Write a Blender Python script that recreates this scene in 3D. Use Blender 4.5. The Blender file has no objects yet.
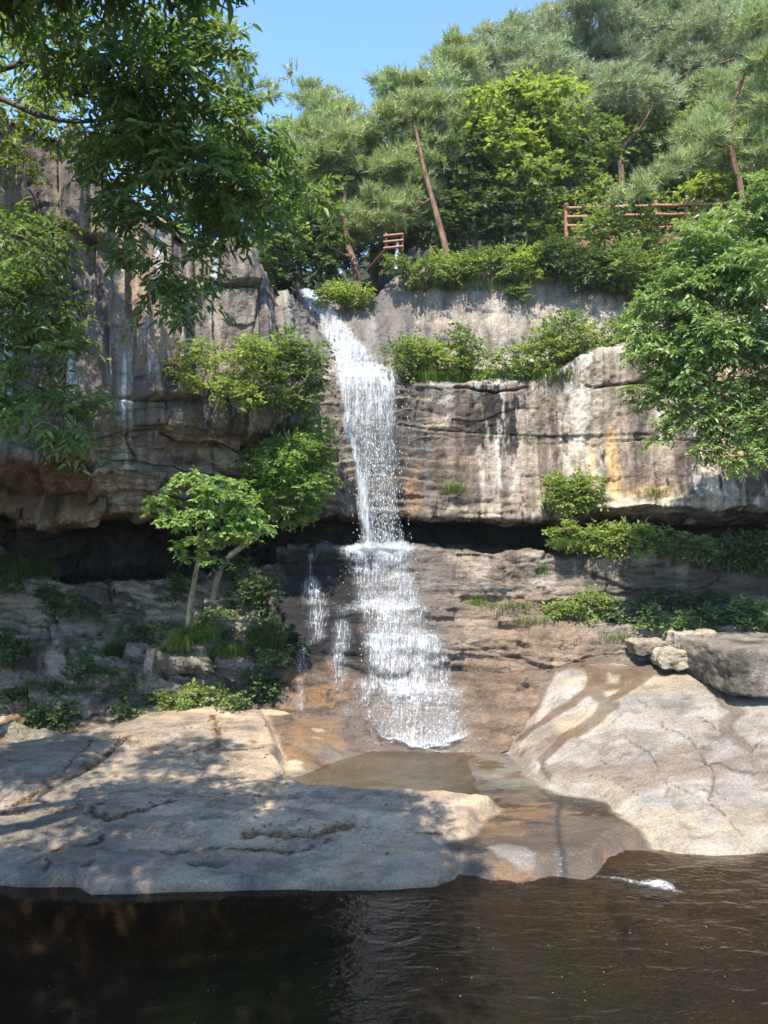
import bpy, math, random
import numpy as np
from mathutils import Vector
R = math.radians
rng = np.random.default_rng(11)
random.seed(5)
SC = bpy.context.scene
COL = SC.collection

# ------------------------------------------------------------------ camera, sky, sun, exposure
F, HORIZON, EYE = 774.4, 530.0, 4.4
PITCH = math.atan((HORIZON - 512) / F)
cam = bpy.data.cameras.new('camera')
cam.sensor_fit = 'VERTICAL'; cam.sensor_height = 36; cam.lens = 36 * F / 1024
cam.clip_start = .1; cam.clip_end = 2000
co = bpy.data.objects.new('camera', cam); COL.objects.link(co)
co.location = (0, 0, EYE); co.rotation_euler = (R(90) + PITCH, 0, 0)
SC.camera = co

SUN = np.array((-.16, -.50, .85)); SUN /= np.linalg.norm(SUN)
wd = bpy.data.worlds.new('World'); SC.world = wd; wd.use_nodes = True
nt = wd.node_tree
sky = nt.nodes.new('ShaderNodeTexSky'); sky.sky_type = 'NISHITA'; sky.sun_disc = False
sky.sun_elevation = math.asin(SUN[2]); sky.sun_rotation = math.atan2(SUN[0], SUN[1])
sky.altitude = 300; sky.air_density = 1.15; sky.dust_density = .8; sky.ozone_density = 1.6
bg = nt.nodes['Background']; bg.inputs['Strength'].default_value = .15
mul = nt.nodes.new('ShaderNodeMixRGB'); mul.blend_type = 'MULTIPLY'; mul.inputs[0].default_value = 1
mul.inputs[2].default_value = (.74, .92, 1.10, 1)
nt.links.new(sky.outputs[0], mul.inputs[1]); nt.links.new(mul.outputs[0], bg.inputs['Color'])
sl = bpy.data.lights.new('sun', 'SUN'); sl.energy = 4.1; sl.angle = R(.5); sl.color = (1, .94, .84)
so = bpy.data.objects.new('sun', sl); COL.objects.link(so)
so.rotation_euler = Vector(SUN).to_track_quat('Z', 'Y').to_euler(); so.location = (-10, -20, 40)
vs = SC.view_settings
vs.view_transform = 'Standard'; vs.look = 'None'; vs.exposure = 1.42; vs.gamma = 1; vs.use_curve_mapping = False
SC.render.engine = 'CYCLES'
SC.cycles.use_denoising = True
SC.cycles.max_bounces = 7; SC.cycles.transparent_max_bounces = 24
SC.cycles.transmission_bounces = 4; SC.cycles.diffuse_bounces = 4; SC.cycles.glossy_bounces = 3
SC.cycles.caustics_reflective = False; SC.cycles.caustics_refractive = False

# ------------------------------------------------------------------ pixel helpers
cP, sP = math.cos(PITCH), math.sin(PITCH)
def at(px, py, Y):
    px, py, Y = np.broadcast_arrays(*(np.asarray(v, float) for v in (px, py, Y)))
    a = (px - 384) / F; b = (512 - py) / F
    t = Y / (cP - b * sP)
    return np.stack((a * t, Y, EYE + (sP + b * cP) * t), -1)
def ray(px, py):
    a = (px - 384) / F; b = (512 - py) / F
    return Vector((a, cP - b * sP, sP + b * cP)).normalized()
def pyz(z, Y):
    m = (np.asarray(z, float) - EYE) / Y
    return 512 - F * (m * cP - sP) / (cP + m * sP)
def on_plane(px, py, z0, slope, y0):
    """point where the view ray meets the plane z = z0 + slope*(Y - y0)"""
    b = (512 - py) / F; m = (sP + b * cP) / (cP - b * sP)
    Y = (z0 - slope * y0 - EYE) / (m - slope)
    return at(px, py, Y)
def hit(px, py):
    dg = bpy.context.evaluated_depsgraph_get()
    ok, loc, nor, *_ = SC.ray_cast(dg, Vector((0, 0, EYE)), ray(px, py), distance=400)
    return (np.array(loc), np.array(nor)) if ok else (at(px, py, 20), np.array((0, 0, 1.)))

# ------------------------------------------------------------------ noise
def _h(ix, iy, iz, s):
    h = (ix.astype(np.int64) * 374761393 + iy.astype(np.int64) * 668265263 + iz.astype(np.int64) * 2147483647 * 3 + s * 974634777) & 0xFFFFFFFF
    h = ((h ^ (h >> 13)) * 1274126177) & 0xFFFFFFFF
    h = ((h ^ (h >> 16)) * 2246822519) & 0xFFFFFFFF
    return ((h ^ (h >> 15)) & 0xFFFFFF) / float(0xFFFFFF)
def vnoise(x, y, z, s=0):
    x, y, z = np.broadcast_arrays(x, y, z)
    i, j, k = np.floor(x), np.floor(y), np.floor(z)
    f, g, h = x - i, y - j, z - k
    f, g, h = (t * t * t * (t * (t * 6 - 15) + 10) for t in (f, g, h))
    i, j, k = i.astype(np.int64), j.astype(np.int64), k.astype(np.int64)
    r = 0
    for a in (0, 1):
        for b in (0, 1):
            for c in (0, 1):
                r = r + _h(i + a, j + b, k + c, s) * (f if a else 1 - f) * (g if b else 1 - g) * (h if c else 1 - h)
    return r * 2 - 1
def fbm(x, y, z, o=5, s=0, gain=.5):
    r = 0; a = 1; t = 0
    for n in range(o):
        r = r + a * vnoise(x + n * 17.3, y - n * 9.1, z + n * 5.7, s + n); t += a; a *= gain
        x, y, z = x * 2.03, y * 2.03, z * 2.03
    return r / t
def ridged(x, y, z, o=4, s=0):
    r = 0; a = 1; t = 0
    for n in range(o):
        r = r + a * (1 - np.abs(vnoise(x + n * 7.7, y + n * 3.1, z - n * 4.3, s + n))) ** 2; t += a; a *= .5
        x, y, z = x * 2.1, y * 2.1, z * 2.1
    return r / t
def cells(x, y, z, s=0):
    """distance to the two nearest feature points and a random value of the nearest"""
    i, j, k = np.floor(x).astype(np.int64), np.floor(y).astype(np.int64), np.floor(z).astype(np.int64)
    f1 = np.full(x.shape, 9.); f2 = np.full(x.shape, 9.); idv = np.zeros(x.shape)
    for a in (-1, 0, 1):
        for b in (-1, 0, 1):
            for c in (-1, 0, 1):
                p, q, r = i + a, j + b, k + c
                d = (p + _h(p, q, r, s) - x) ** 2 + (q + _h(p, q, r, s + 1) - y) ** 2 + (r + _h(p, q, r, s + 2) - z) ** 2
                d = np.sqrt(d); v = _h(p, q, r, s + 3)
                m = d < f1
                f2 = np.where(m, f1, np.minimum(f2, d)); idv = np.where(m, v, idv); f1 = np.where(m, d, f1)
    return f1, f2, idv
def blocks(s, z, rowh, colw, seed, warp=.25):
    """jointed rock: random value per block, and the distance in metres to the nearest joint"""
    o = s * 0
    zz = z / rowh + warp * 1.6 * fbm(s * .45 / rowh, z * .3, o + seed, 3, seed); r = np.floor(zz)
    ri = r.astype(np.int64); oi = np.zeros_like(ri)
    cw = colw * (.55 + .9 * _h(ri, oi, oi, seed + 1))
    xx = s / cw + 20 * _h(ri, oi, oi, seed + 2) + warp * fbm(s * .5, z * .9 / rowh, o + seed + 3, 3, seed + 3); c = np.floor(xx)
    v = _h(ri, c.astype(np.int64), oi, seed + 4)
    fz = zz - r; fx = xx - c
    return v, np.minimum(np.minimum(fx, 1 - fx) * cw, np.minimum(fz, 1 - fz) * rowh)
def ss(a, b, x):
    t = np.clip((x - a) / (b - a), 0, 1); return t * t * (3 - 2 * t)
def mix(a, b, t):
    return a + (b - a) * t
def cmix(c, d, t):
    return c + (np.asarray(d, float) - c) * np.clip(t, 0, 1)[..., None]
def unit(v):
    return v / np.maximum(np.linalg.norm(v, axis=-1, keepdims=True), 1e-9)
def seg_dist(X, Y, pts):
    """distance from (X,Y) to a polyline"""
    d = np.full(X.shape, 1e9)
    for (x0, y0), (x1, y1) in zip(pts[:-1], pts[1:]):
        dx, dy = x1 - x0, y1 - y0
        t = np.clip(((X - x0) * dx + (Y - y0) * dy) / (dx * dx + dy * dy + 1e-12), 0, 1)
        d = np.minimum(d, np.hypot(X - x0 - t * dx, Y - y0 - t * dy))
    return d
def poly_sd(X, Y, pts):
    """signed distance to a polygon, positive inside"""
    d = seg_dist(X, Y, list(pts) + [pts[0]])
    ins = np.zeros(X.shape, bool)
    n = len(pts)
    for i in range(n):
        x0, y0 = pts[i]; x1, y1 = pts[(i + 1) % n]
        c = ((y0 > Y) != (y1 > Y)) & (X < (x1 - x0) * (Y - y0) / (y1 - y0 + 1e-12) + x0)
        ins ^= c
    return np.where(ins, d, -d)

# ------------------------------------------------------------------ meshes
def mk(name, V, Fc, mat, parent=None, smooth=True, col=None, tint=None, extra=None, loc=None):
    V = np.asarray(V, np.float32).reshape(-1, 3); Fc = np.asarray(Fc, np.int32); k = Fc.shape[1]
    me = bpy.data.meshes.new(name)
    me.vertices.add(len(V)); me.loops.add(Fc.size); me.polygons.add(len(Fc))
    if loc is not None: V = V - np.asarray(loc, np.float32)
    me.vertices.foreach_set('co', V.ravel())
    me.loops.foreach_set('vertex_index', Fc.ravel())
    me.polygons.foreach_set('loop_start', np.arange(0, Fc.size, k, dtype=np.int32))
    me.polygons.foreach_set('use_smooth', np.full(len(Fc), smooth, bool))
    if col is not None:
        a = me.attributes.new('Col', 'FLOAT_COLOR', 'POINT'); a.data.foreach_set('color', np.asarray(col, np.float32).ravel())
    for nm, arr in list((extra or {}).items()) + ([('tint', tint)] if tint is not None else []):
        a = me.attributes.new(nm, 'FLOAT', 'POINT'); a.data.foreach_set('value', np.asarray(arr, np.float32).ravel())
    me.update(calc_edges=True)
    me.materials.append(mat)
    o = bpy.data.objects.new(name, me); COL.objects.link(o)
    if parent is not None: o.parent = parent
    elif loc is not None: o.location = [float(v) for v in loc]
    return o
def tag(o, label=None, cat=None, group=None, kind=None):
    if label: o['label'] = label
    if cat: o['category'] = cat
    if group: o['group'] = group
    if kind: o['kind'] = kind
    return o
def empty(name, loc, label, cat, group=None):
    o = bpy.data.objects.new(name, None); COL.objects.link(o); o.location = [float(v) for v in loc]
    o.empty_display_size = .1
    return tag(o, label, cat, group)
def grid_faces(r, c):
    i = np.arange((r - 1) * (c - 1)); a = (i // (c - 1)) * c + i % (c - 1)
    return np.stack((a, a + 1, a + c + 1, a + c), 1)
def grid_normals(P):
    du = np.gradient(P, axis=1); dv = np.gradient(P, axis=0)
    return unit(np.cross(du, dv))
class Tubes:
    def __init__(s): s.V = []; s.F = []; s.n = 0
    def add(s, pts, rad, sides=6):
        pts = np.asarray(pts, float); m = len(pts); rad = np.broadcast_to(np.asarray(rad, float), (m,))
        T = unit(np.gradient(pts, axis=0)); ref = np.array((.13, .97, .2)) if abs(T[0, 2]) > .6 else np.array((.1, .2, .97))
        A = unit(np.cross(T, ref)); B = np.cross(T, A)
        th = np.linspace(0, 2 * math.pi, sides, endpoint=False)
        ring = pts[:, None] + rad[:, None, None] * (A[:, None] * np.cos(th)[None, :, None] + B[:, None] * np.sin(th)[None, :, None])
        i = np.arange(m - 1)[:, None] * sides; j = np.arange(sides)[None]; k = (j + 1) % sides
        s.F.append(np.stack((i + j, i + k, i + sides + k, i + sides + j), -1).reshape(-1, 4) + s.n)
        s.V.append(ring.reshape(-1, 3)); s.n += m * sides
        # end caps
        c = np.array([[s.n - sides + q for q in (0, 1, 2, 3)]]) if sides == 4 else None
        if c is not None: s.F.append(c); s.F.append(np.array([[s.n - m * sides + q for q in (3, 2, 1, 0)]]))
    def box(s, c, size, ang=0.):
        c = np.asarray(c, float); h = np.asarray(size, float) / 2
        q = np.array([(x, y, z) for z in (-1, 1) for y in (-1, 1) for x in (-1, 1)], float) * h
        ca, sa = math.cos(ang), math.sin(ang)
        q = np.stack((q[:, 0] * ca - q[:, 1] * sa, q[:, 0] * sa + q[:, 1] * ca, q[:, 2]), 1) + c
        s.V.append(q); s.F.append(np.array(((0, 2, 3, 1), (4, 5, 7, 6), (0, 1, 5, 4), (2, 6, 7, 3), (0, 4, 6, 2), (1, 3, 7, 5))) + s.n); s.n += 8
    def build(s, name, mat, parent, smooth=True, loc=None):
        V = np.concatenate(s.V)
        if parent is not None and loc is None: V = V - np.array(parent.location)
        return mk(name, V, np.concatenate(s.F), mat, parent, smooth, loc=loc)
def bend(p0, p1, n=6, wob=.08, sag=0.):
    p0, p1 = np.asarray(p0, float), np.asarray(p1, float); t = np.linspace(0, 1, n)[:, None]
    L = np.linalg.norm(p1 - p0)
    w = rng.normal(0, wob * L, (n, 3)) * (t * (1 - t) * 2)
    q = p0 + (p1 - p0) * t + w; q[:, 2] += sag * L * (t[:, 0] * (1 - t[:, 0]) * 4)
    return q
def spline(pts, n):
    """smooth curve through control points"""
    pts = np.asarray(pts, float); m = len(pts)
    p = np.vstack((2 * pts[0] - pts[1], pts, 2 * pts[-1] - pts[-2]))
    u = np.linspace(0, m - 1 - 1e-6, n); i = np.floor(u).astype(int); t = (u - i)[:, None]
    a, b, c, d = p[i], p[i + 1], p[i + 2], p[i + 3]
    return .5 * (2 * b + (c - a) * t + (2 * a - 5 * b + 4 * c - d) * t ** 2 + (3 * b - a - 3 * c + d) * t ** 3)

# ------------------------------------------------------------------ materials
def newmat(name):
    m = bpy.data.materials.new(name); m.use_nodes = True; t = m.node_tree
    for n in list(t.nodes): t.nodes.remove(n)
    out = t.nodes.new('ShaderNodeOutputMaterial')
    def N(kind, **kw):
        n = t.nodes.new('ShaderNode' + kind)
        for k, v in kw.items():
            if k.startswith('_'): setattr(n, k[1:], v)
            else:
                key = k.replace('__', ' ')
                key = int(key[1:]) if key[0] == 'i' and key[1:].isdigit() else key
                if isinstance(v, bpy.types.NodeSocket): t.links.new(v, n.inputs[key])
                else: n.inputs[key].default_value = v
        return n
    return m, N, (lambda s: t.links.new(s, out.inputs['Surface']))
def rock_material(name, fine=1., bump=.5, s1=1.6, s2=22., streak=(5., 5., 5.), sk=.0):
    m, N, done = newmat(name)
    at_ = N('Attribute', _attribute_name='Col')
    g = N('NewGeometry').outputs['Position']
    n1 = N('TexNoise', Vector=g, Scale=s1, Detail=9., Roughness=.62)
    n2 = N('TexNoise', Vector=g, Scale=s2, Detail=7., Roughness=.68)
    n3 = N('TexNoise', Vector=g, Scale=s2 * 5, Detail=3., Roughness=.6)
    r1 = N('MapRange', Value=n1.outputs[0], i1=.3, i2=.7, i3=.72, i4=1.26)
    r2 = N('MapRange', Value=n2.outputs[0], i1=.3, i2=.7, i3=1 - .3 * fine, i4=1 + .26 * fine)
    r3 = N('MapRange', Value=n3.outputs[0], i1=.3, i2=.7, i3=1 - .2 * fine, i4=1 + .2 * fine)
    p = N('Math', _operation='MULTIPLY', i0=r1.outputs[0], i1=r2.outputs[0])
    p = N('Math', _operation='MULTIPLY', i0=p.outputs[0], i1=r3.outputs[0])
    mp = N('Mapping', Vector=g, Scale=streak)
    n4 = N('TexNoise', Vector=mp.outputs[0], Scale=1., Detail=9., Roughness=.66, Distortion=.4)
    r4 = N('MapRange', Value=n4.outputs[0], i1=.36, i2=.64, i3=1 - sk, i4=1 + sk * .75)
    p = N('Math', _operation='MULTIPLY', i0=p.outputs[0], i1=r4.outputs[0])
    c = N('VectorMath', _operation='SCALE', i0=at_.outputs['Color'], Scale=p.outputs[0])
    h = N('Math', _operation='MULTIPLY_ADD', i0=n3.outputs[0], i1=.25, i2=n2.outputs[0])
    h = N('Math', _operation='MULTIPLY_ADD', i0=n4.outputs[0], i1=sk * 3, i2=h.outputs[0])
    wet = at_.outputs['Alpha']
    b = N('Bump', Height=h.outputs[0], Strength=bump, Distance=.06)
    ro = N('MapRange', Value=wet, i1=0., i2=1., i3=.88, i4=.3)
    sp = N('MapRange', Value=wet, i1=0., i2=1., i3=.2, i4=.6)
    bs = N('BsdfPrincipled', Base__Color=c.outputs[0], Roughness=ro.outputs[0], Normal=b.outputs[0])
    m.node_tree.links.new(sp.outputs[0], bs.inputs['Specular IOR Level'])
    done(bs.outputs[0]); return m
def leaf_material(name, dark, light, trans=.38, rough=.5, spec=.35):
    m, N, done = newmat(name)
    f = N('Attribute', _attribute_name='tint').outputs['Fac']
    c = N('MixRGB', Fac=f, Color1=(*dark, 1), Color2=(*light, 1)).outputs[0]
    bs = N('BsdfPrincipled', Base__Color=c, Roughness=rough)
    bs.inputs['Specular IOR Level'].default_value = spec
    c2 = N('MixRGB', _blend_type='MULTIPLY', Fac=1., Color1=c, Color2=(1.75, 1.7, .7, 1)).outputs[0]
    tr = N('BsdfTranslucent', Color=c2)
    done(N('MixShader', Fac=trans, i1=bs.outputs[0], i2=tr.outputs[0]).outputs[0]); return m
def bark_material(name, c1, c2, scale=9.):
    m, N, done = newmat(name)
    g = N('NewGeometry').outputs['Position']
    mp = N('Mapping', Vector=g, Scale=(1, 1, .25))
    n = N('TexNoise', Vector=mp.outputs[0], Scale=scale, Detail=8., Roughness=.7)
    f = N('MapRange', Value=n.outputs[0], i1=.35, i2=.65)
    c = N('MixRGB', Fac=f.outputs[0], Color1=(*c1, 1), Color2=(*c2, 1))
    b = N('Bump', Height=n.outputs[0], Strength=.8, Distance=.04)
    done(N('BsdfPrincipled', Base__Color=c.outputs[0], Roughness=.85, Normal=b.outputs[0]).outputs[0]); return m
def water_material(name, tint, scale, strength, stretch=(1, 1, 1), rough=.04, calm=None):
    m, N, done = newmat(name)
    g = N('NewGeometry').outputs['Position']
    mp = N('Mapping', Vector=g, Scale=stretch)
    n1 = N('TexNoise', Vector=mp.outputs[0], Scale=scale, Detail=4., Roughness=.55, Distortion=.6)
    n2 = N('TexNoise', Vector=mp.outputs[0], Scale=scale * 3.3, Detail=2.)
    h = N('Math', _operation='MULTIPLY_ADD', i0=n2.outputs[0], i1=.3, i2=n1.outputs[0])
    b = N('Bump', Height=h.outputs[0], Strength=strength, Distance=.12)
    if calm:       # livelier towards the inflow, glassy away from it
        sx = N('SeparateXYZ', Vector=g); big = N('TexNoise', Vector=g, Scale=.7, Detail=3.)
        q = N('Math', _operation='MULTIPLY_ADD', i0=big.outputs[0], i1=3., i2=sx.outputs[0])
        k = N('MapRange', Value=q.outputs[0], i1=-.5, i2=3., i3=calm, i4=strength)
        m.node_tree.links.new(k.outputs[0], b.inputs['Strength'])
    fr = N('Fresnel', IOR=1.333, Normal=b.outputs[0])
    t = N('BsdfTransparent', Color=(*tint, 1))
    gl = N('BsdfGlossy', Color=(1, 1, 1, 1), Roughness=rough, Normal=b.outputs[0])
    done(N('MixShader', Fac=fr.outputs[0], i1=t.outputs[0], i2=gl.outputs[0]).outputs[0]); return m
def white_water_material(name, su=16., sv=1.5, lo=.0, hi=.22, top=1., distort=1.):
    """foam whose strands follow the flow; 'dens' sets how closed it is, 'fu'/'fv' run across and along"""
    m, N, done = newmat(name)
    u = N('Attribute', _attribute_name='fu').outputs['Fac']; v = N('Attribute', _attribute_name='fv').outputs['Fac']
    d = N('Attribute', _attribute_name='dens').outputs['Fac']
    su_ = N('Math', _operation='MULTIPLY', i0=u, i1=su).outputs[0]; sv_ = N('Math', _operation='MULTIPLY', i0=v, i1=sv).outputs[0]
    c = N('CombineXYZ', X=su_, Y=sv_)
    n1 = N('TexNoise', Vector=c.outputs[0], Scale=1., Detail=7., Roughness=.7, Distortion=distort)
    c2 = N('CombineXYZ', X=N('Math', _operation='MULTIPLY', i0=u, i1=su * 2.2).outputs[0], Y=N('Math', _operation='MULTIPLY', i0=v, i1=sv * 5).outputs[0], Z=4.4)
    n2 = N('TexNoise', Vector=c2.outputs[0], Scale=1., Detail=3., Roughness=.7)
    s1_ = N('Math', _operation='MULTIPLY', i0=n1.outputs[0], i1=1.9).outputs[0]
    s = N('Math', _operation='MULTIPLY_ADD', i0=n2.outputs[0], i1=1.1, i2=s1_)                      # mean about 1.5
    e = N('Math', _operation='MULTIPLY_ADD', i0=d, i1=.75, i2=s.outputs[0])
    a0 = N('MapRange', Value=e.outputs[0], i1=1.78 + lo, i2=2.22 + lo + hi, i3=0., i4=top)
    mist = N('MapRange', Value=d, i1=.1, i2=1., i3=0., i4=.15)                                          # thin veil between the strands
    a = N('Math', _operation='MAXIMUM', i0=a0.outputs[0], i1=mist.outputs[0])
    df = N('BsdfPrincipled', Base__Color=(.66, .68, .70, 1), Roughness=.35)
    tl = N('BsdfTranslucent', Color=(.66, .68, .70, 1))
    w = N('MixShader', Fac=.4, i1=df.outputs[0], i2=tl.outputs[0])
    done(N('MixShader', Fac=a.outputs[0], i1=N('BsdfTransparent').outputs[0], i2=w.outputs[0]).outputs[0]); return m
def plain(name, c, rough=.7, scale=20., var=.25):
    m, N, done = newmat(name)
    n = N('TexNoise', Vector=N('NewGeometry').outputs['Position'], Scale=scale, Detail=5.)
    f = N('MapRange', Value=n.outputs[0], i1=.3, i2=.7, i3=1 - var, i4=1 + var)
    cc = N('VectorMath', _operation='SCALE', i0=c, Scale=f.outputs[0])
    done(N('BsdfPrincipled', Base__Color=cc.outputs[0], Roughness=rough).outputs[0]); return m

M_CLIFF = rock_material('cliff_rock', 1., .8, 1.5, 18., (4.2, 4.2, .55), .42)
M_LEDGE = rock_material('ledge_rock', 1.1, .9, 1.8, 16., (1.6, 1.6, 9.), .34)
M_BLOCK = rock_material('block_rock', 1.2, .9, 2.2, 16., (3, 3, 5.), .3)
M_SLAB = rock_material('slab_granite', 1.1, .7, .9, 24., (1.3, 3.2, 3.), .2)
M_SOIL = rock_material('forest_floor', 1.2, .9, 1.2, 14.)
M_BARK = bark_material('dark_bark', (.035, .028, .02), (.11, .085, .065))
M_PBARK = bark_material('red_pine_bark', (.07, .035, .022), (.22, .115, .07))
M_GBARK = bark_material('grey_bark', (.11, .09, .065), (.32, .27, .20), 14.)
L_FORE = leaf_material('foreground_leaf', (.055, .10, .035), (.18, .245, .085), .45)
L_BACK = leaf_material('sunlit_leaf', (.08, .13, .02), (.20, .23, .04), .45)
L_MAPLE = leaf_material('maple_leaf', (.10, .18, .05), (.24, .34, .11), .42)
L_SMALL = leaf_material('small_tree_leaf', (.10, .18, .045), (.24, .33, .10), .42)
L_MID = leaf_material('broad_leaf', (.075, .125, .04), (.20, .255, .09), .4)
L_BRIGHT = leaf_material('young_leaf', (.12, .18, .045), (.28, .33, .10), .45)
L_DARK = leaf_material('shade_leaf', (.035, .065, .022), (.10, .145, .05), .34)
L_RIGHT = leaf_material('bank_tree_leaf', (.11, .18, .06), (.26, .34, .12), .36, .42, .5)
L_PINE = leaf_material('pine_needle', (.18, .23, .10), (.36, .41, .20), .25, .55)  # pale needles: veiling glare over the hill put into the colour
L_PINE2 = leaf_material('veiled_pine_needle', (.21, .255, .16), (.38, .42, .28), .25, .55)  # greyer still, the same glare put into the needle colour
L_GRASS = leaf_material('grass_blade', (.05, .11, .02), (.17, .24, .05), .4)
L_SHADEGRASS = leaf_material('shaded_grass_blade', (.03, .06, .015), (.09, .13, .035), .35)  # darker copy of the grass, shade put into its colour

# ------------------------------------------------------------------ swept rock sheets
def sheet(name, cols, px0, px1, dpx, step, disp, colour, mat, jit=(3., .12), seed=0, smooth_v=2, label=None, cat=None):
    keys = sorted(cols); K = np.array(keys, float)
    px = np.arange(px0, px1 + dpx, dpx); nr = len(cols[keys[0]])
    PY = np.stack([np.interp(px, K, [cols[k][r][0] for k in keys]) for r in range(nr)])
    YY = np.stack([np.interp(px, K, [cols[k][r][1] for k in keys]) for r in range(nr)])
    for r in range(nr):
        PY[r] += jit[0] * fbm(px * .02, r * 3.7 + seed, px * 0 + .5, 4, seed)
        YY[r] += jit[1] * (fbm(px * .016, r * 2.3 + seed, px * 0 + 9.5, 4, seed + 5) + .5 * fbm(px * .06, r * 2.3, px * 0 + 3.5, 2, seed + 6))
    W = at(px[None], PY, YY)
    rows = []
    for r in range(nr - 1):
        L = np.percentile(np.linalg.norm(W[r + 1] - W[r], axis=-1), 85); n = max(2, int(L / step))
        t = np.linspace(0, 1, n, endpoint=(r == nr - 2))
        rows.append(W[r][None] + (W[r + 1] - W[r])[None] * t[:, None, None])
    P = np.concatenate(rows)
    for _ in range(smooth_v):
        P[1:-1] = (P[:-2] + 2 * P[1:-1] + P[2:]) / 4
    Nn = grid_normals(P)
    flip = np.sign((Nn * (np.array((0, 0, EYE)) - P)).sum(-1).mean()); Nn = Nn * flip
    for _ in range(6):
        Nn[1:-1] = Nn[:-2] + Nn[1:-1] + Nn[2:]; Nn[:, 1:-1] = Nn[:, :-2] + Nn[:, 1:-1] + Nn[:, 2:]; Nn = unit(Nn)
    P = P + Nn * disp(P, Nn)[..., None]
    N2 = grid_normals(P) * flip
    C = colour(P, N2)
    Fc = grid_faces(*P.shape[:2])
    if flip < 0: Fc = Fc[:, ::-1]
    o = mk(name, P, Fc, mat, col=C)
    tag(o, label, cat, kind='structure'); return o
def rgba(c, wet):
    return np.concatenate((np.clip(c * .88, .005, .9), np.clip(wet, 0, 1)[..., None]), -1)
def base(P, c): return np.zeros(P.shape) + np.asarray(c, float)

# --- hillside above the cliffs
def hill_z(x, y):
    st = np.exp(-((x + 2.2 + .25 * (y - 21)) / 2.0) ** 2) * (1 - ss(24, 34, y))
    return 11.35 + .0 * x + .42 * np.maximum(y - 23.5, 0) - .35 * (21.5 - np.minimum(y, 21.5)) * 0 - 1.0 * st + .9 * ss(-4, -8, x) + .02 * (np.maximum(y - 24, 0)) * np.clip(x, -4, 20)
gx, gy = np.meshgrid(np.arange(-45, 60, .3), np.arange(15, 75, .3))
m_ = hill_z(gx, gy) + .35 * fbm(gx * .5, gy * .5, gx * 0, 4, 3)
lim = np.where(gx < -3.2, 18.5 + .55 * (gx + 3.2) * .35, 21.4)
keep = (gy > np.maximum(lim, 17))[:-1, :-1].ravel()
P = np.stack((gx, gy, m_), -1)
c = base(P, (.04, .034, .02)); c = cmix(c, (.025, .045, .014), ss(-.1, .3, fbm(gx * .8, gy * .8, gx * 0 + 4, 4, 8)))
o = mk('hillside', P, grid_faces(*gx.shape)[keep], M_SOIL, col=rgba(c, gx * 0)); tag(o, 'wooded hillside rising behind the top of the cliff', 'hillside', kind='structure')

# --- left, overhanging cliff
def zb(z, Y): return (float(pyz(z, Y)), Y)
LC = {
 -330: [zb(12.2, 24), (20, 12.6), (240, 11.9), (440, 11.4), (478, 13.6), (530, 16.5), (531, 19.5), zb(2.4, 20.5)],
 -100: [zb(12.2, 24), (60, 13.7), (260, 13.1), (448, 12.6), (484, 14.6), (524, 17.0), (529, 20.0), zb(2.4, 20.8)],
 0:    [zb(12.0, 24), (100, 14.5), (280, 13.9), (456, 13.5), (486, 15.2), (521, 17.0), (528, 20.0), zb(2.4, 20.8)],
 60:   [zb(11.8, 24), (128, 15.0), (290, 14.5), (458, 14.1), (486, 15.4), (523, 16.9), (528, 20.2), zb(2.4, 20.9)],
 95:   [zb(11.6, 24), (150, 15.3), (300, 14.8), (440, 14.5), (480, 14.9), (522, 16.3), (528, 20.2), zb(2.4, 21.0)],
 150:  [zb(11.3, 24), (195, 16.0), (310, 15.5), (425, 15.3), (465, 15.6), (524, 16.3), (528, 20.4), zb(2.4, 21.2)],
 200:  [zb(11.0, 24), (232, 16.7), (320, 16.2), (418, 16.0), (455, 16.4), (521, 16.9), (528, 20.5), zb(2.4, 21.5)],
 245:  [zb(10.6, 24), (268, 17.4), (330, 16.9), (425, 16.7), (460, 17.0), (514, 17.3), (526, 20.8), zb(2.4, 22.0)],
 290:  [zb(10.2, 24), (285, 18.6), (335, 17.7), (430, 17.4), (465, 17.6), (508, 17.8), (524, 21.0), zb(2.4, 22.3)],
 306:  [zb(10.0, 24), (310, 19.6), (345, 18.3), (432, 17.7), (468, 17.9), (508, 18.0), (524, 21.2), zb(2.4, 22.4)],
 322:  [zb(9.8, 24), (345, 19.6), (372, 18.7), (434, 18.1), (470, 18.15), (508, 18.2), (524, 21.3), zb(2.4, 22.4)],
 345:  [zb(9.0, 24), (385, 20.2), (402, 19.4), (440, 18.7), (474, 18.6), (508, 18.6), (524, 21.3), zb(2.4, 22.4)],
}
def l_disp(P, N):
    x, y, z = P[..., 0], P[..., 1], P[..., 2]
    s = x + .35 * y
    up = ss(5.9, 7.2, z + .4 * fbm(s * .8, z * .4, z * 0, 2, 2))
    fl = .55 * fbm(s * .7, y * .3, z * .09, 4, 21) + .34 * (ridged(s * 1.25, z * .10, y * .2, 3, 31) - .55)
    w = s + .22 * fbm(s * .8, z * .35, z * 0, 3, 5)
    v, e = blocks(w, z, 3.4, .8, 41, .35)
    up_d = fl + .5 * (v - .5) - .10 * (1 - ss(0, .10, e))
    v2, e2 = blocks(w + .3 * y, z + .25 * fbm(s * .6, y * .6, z, 3, 6), .62, 1.7, 51, .4)
    lo_d = -.2 + .62 * (v2 - .5) - .12 * (1 - ss(0, .07, e2)) + .28 * fbm(s * .6, y * .6, z * 2.4, 6, 61, .58)
    d = mix(lo_d, up_d, up)
    v3, e3 = blocks(w, z, .9, .45, 71, .5)
    d = d + .10 * (v3 - .5) + .16 * fbm(x * 2.2, y * 2.2, z * 1.3, 6, 81, .62) + .05 * (ridged(s * 6, z * .6, y, 3, 83) - .5)
    return d
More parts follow.
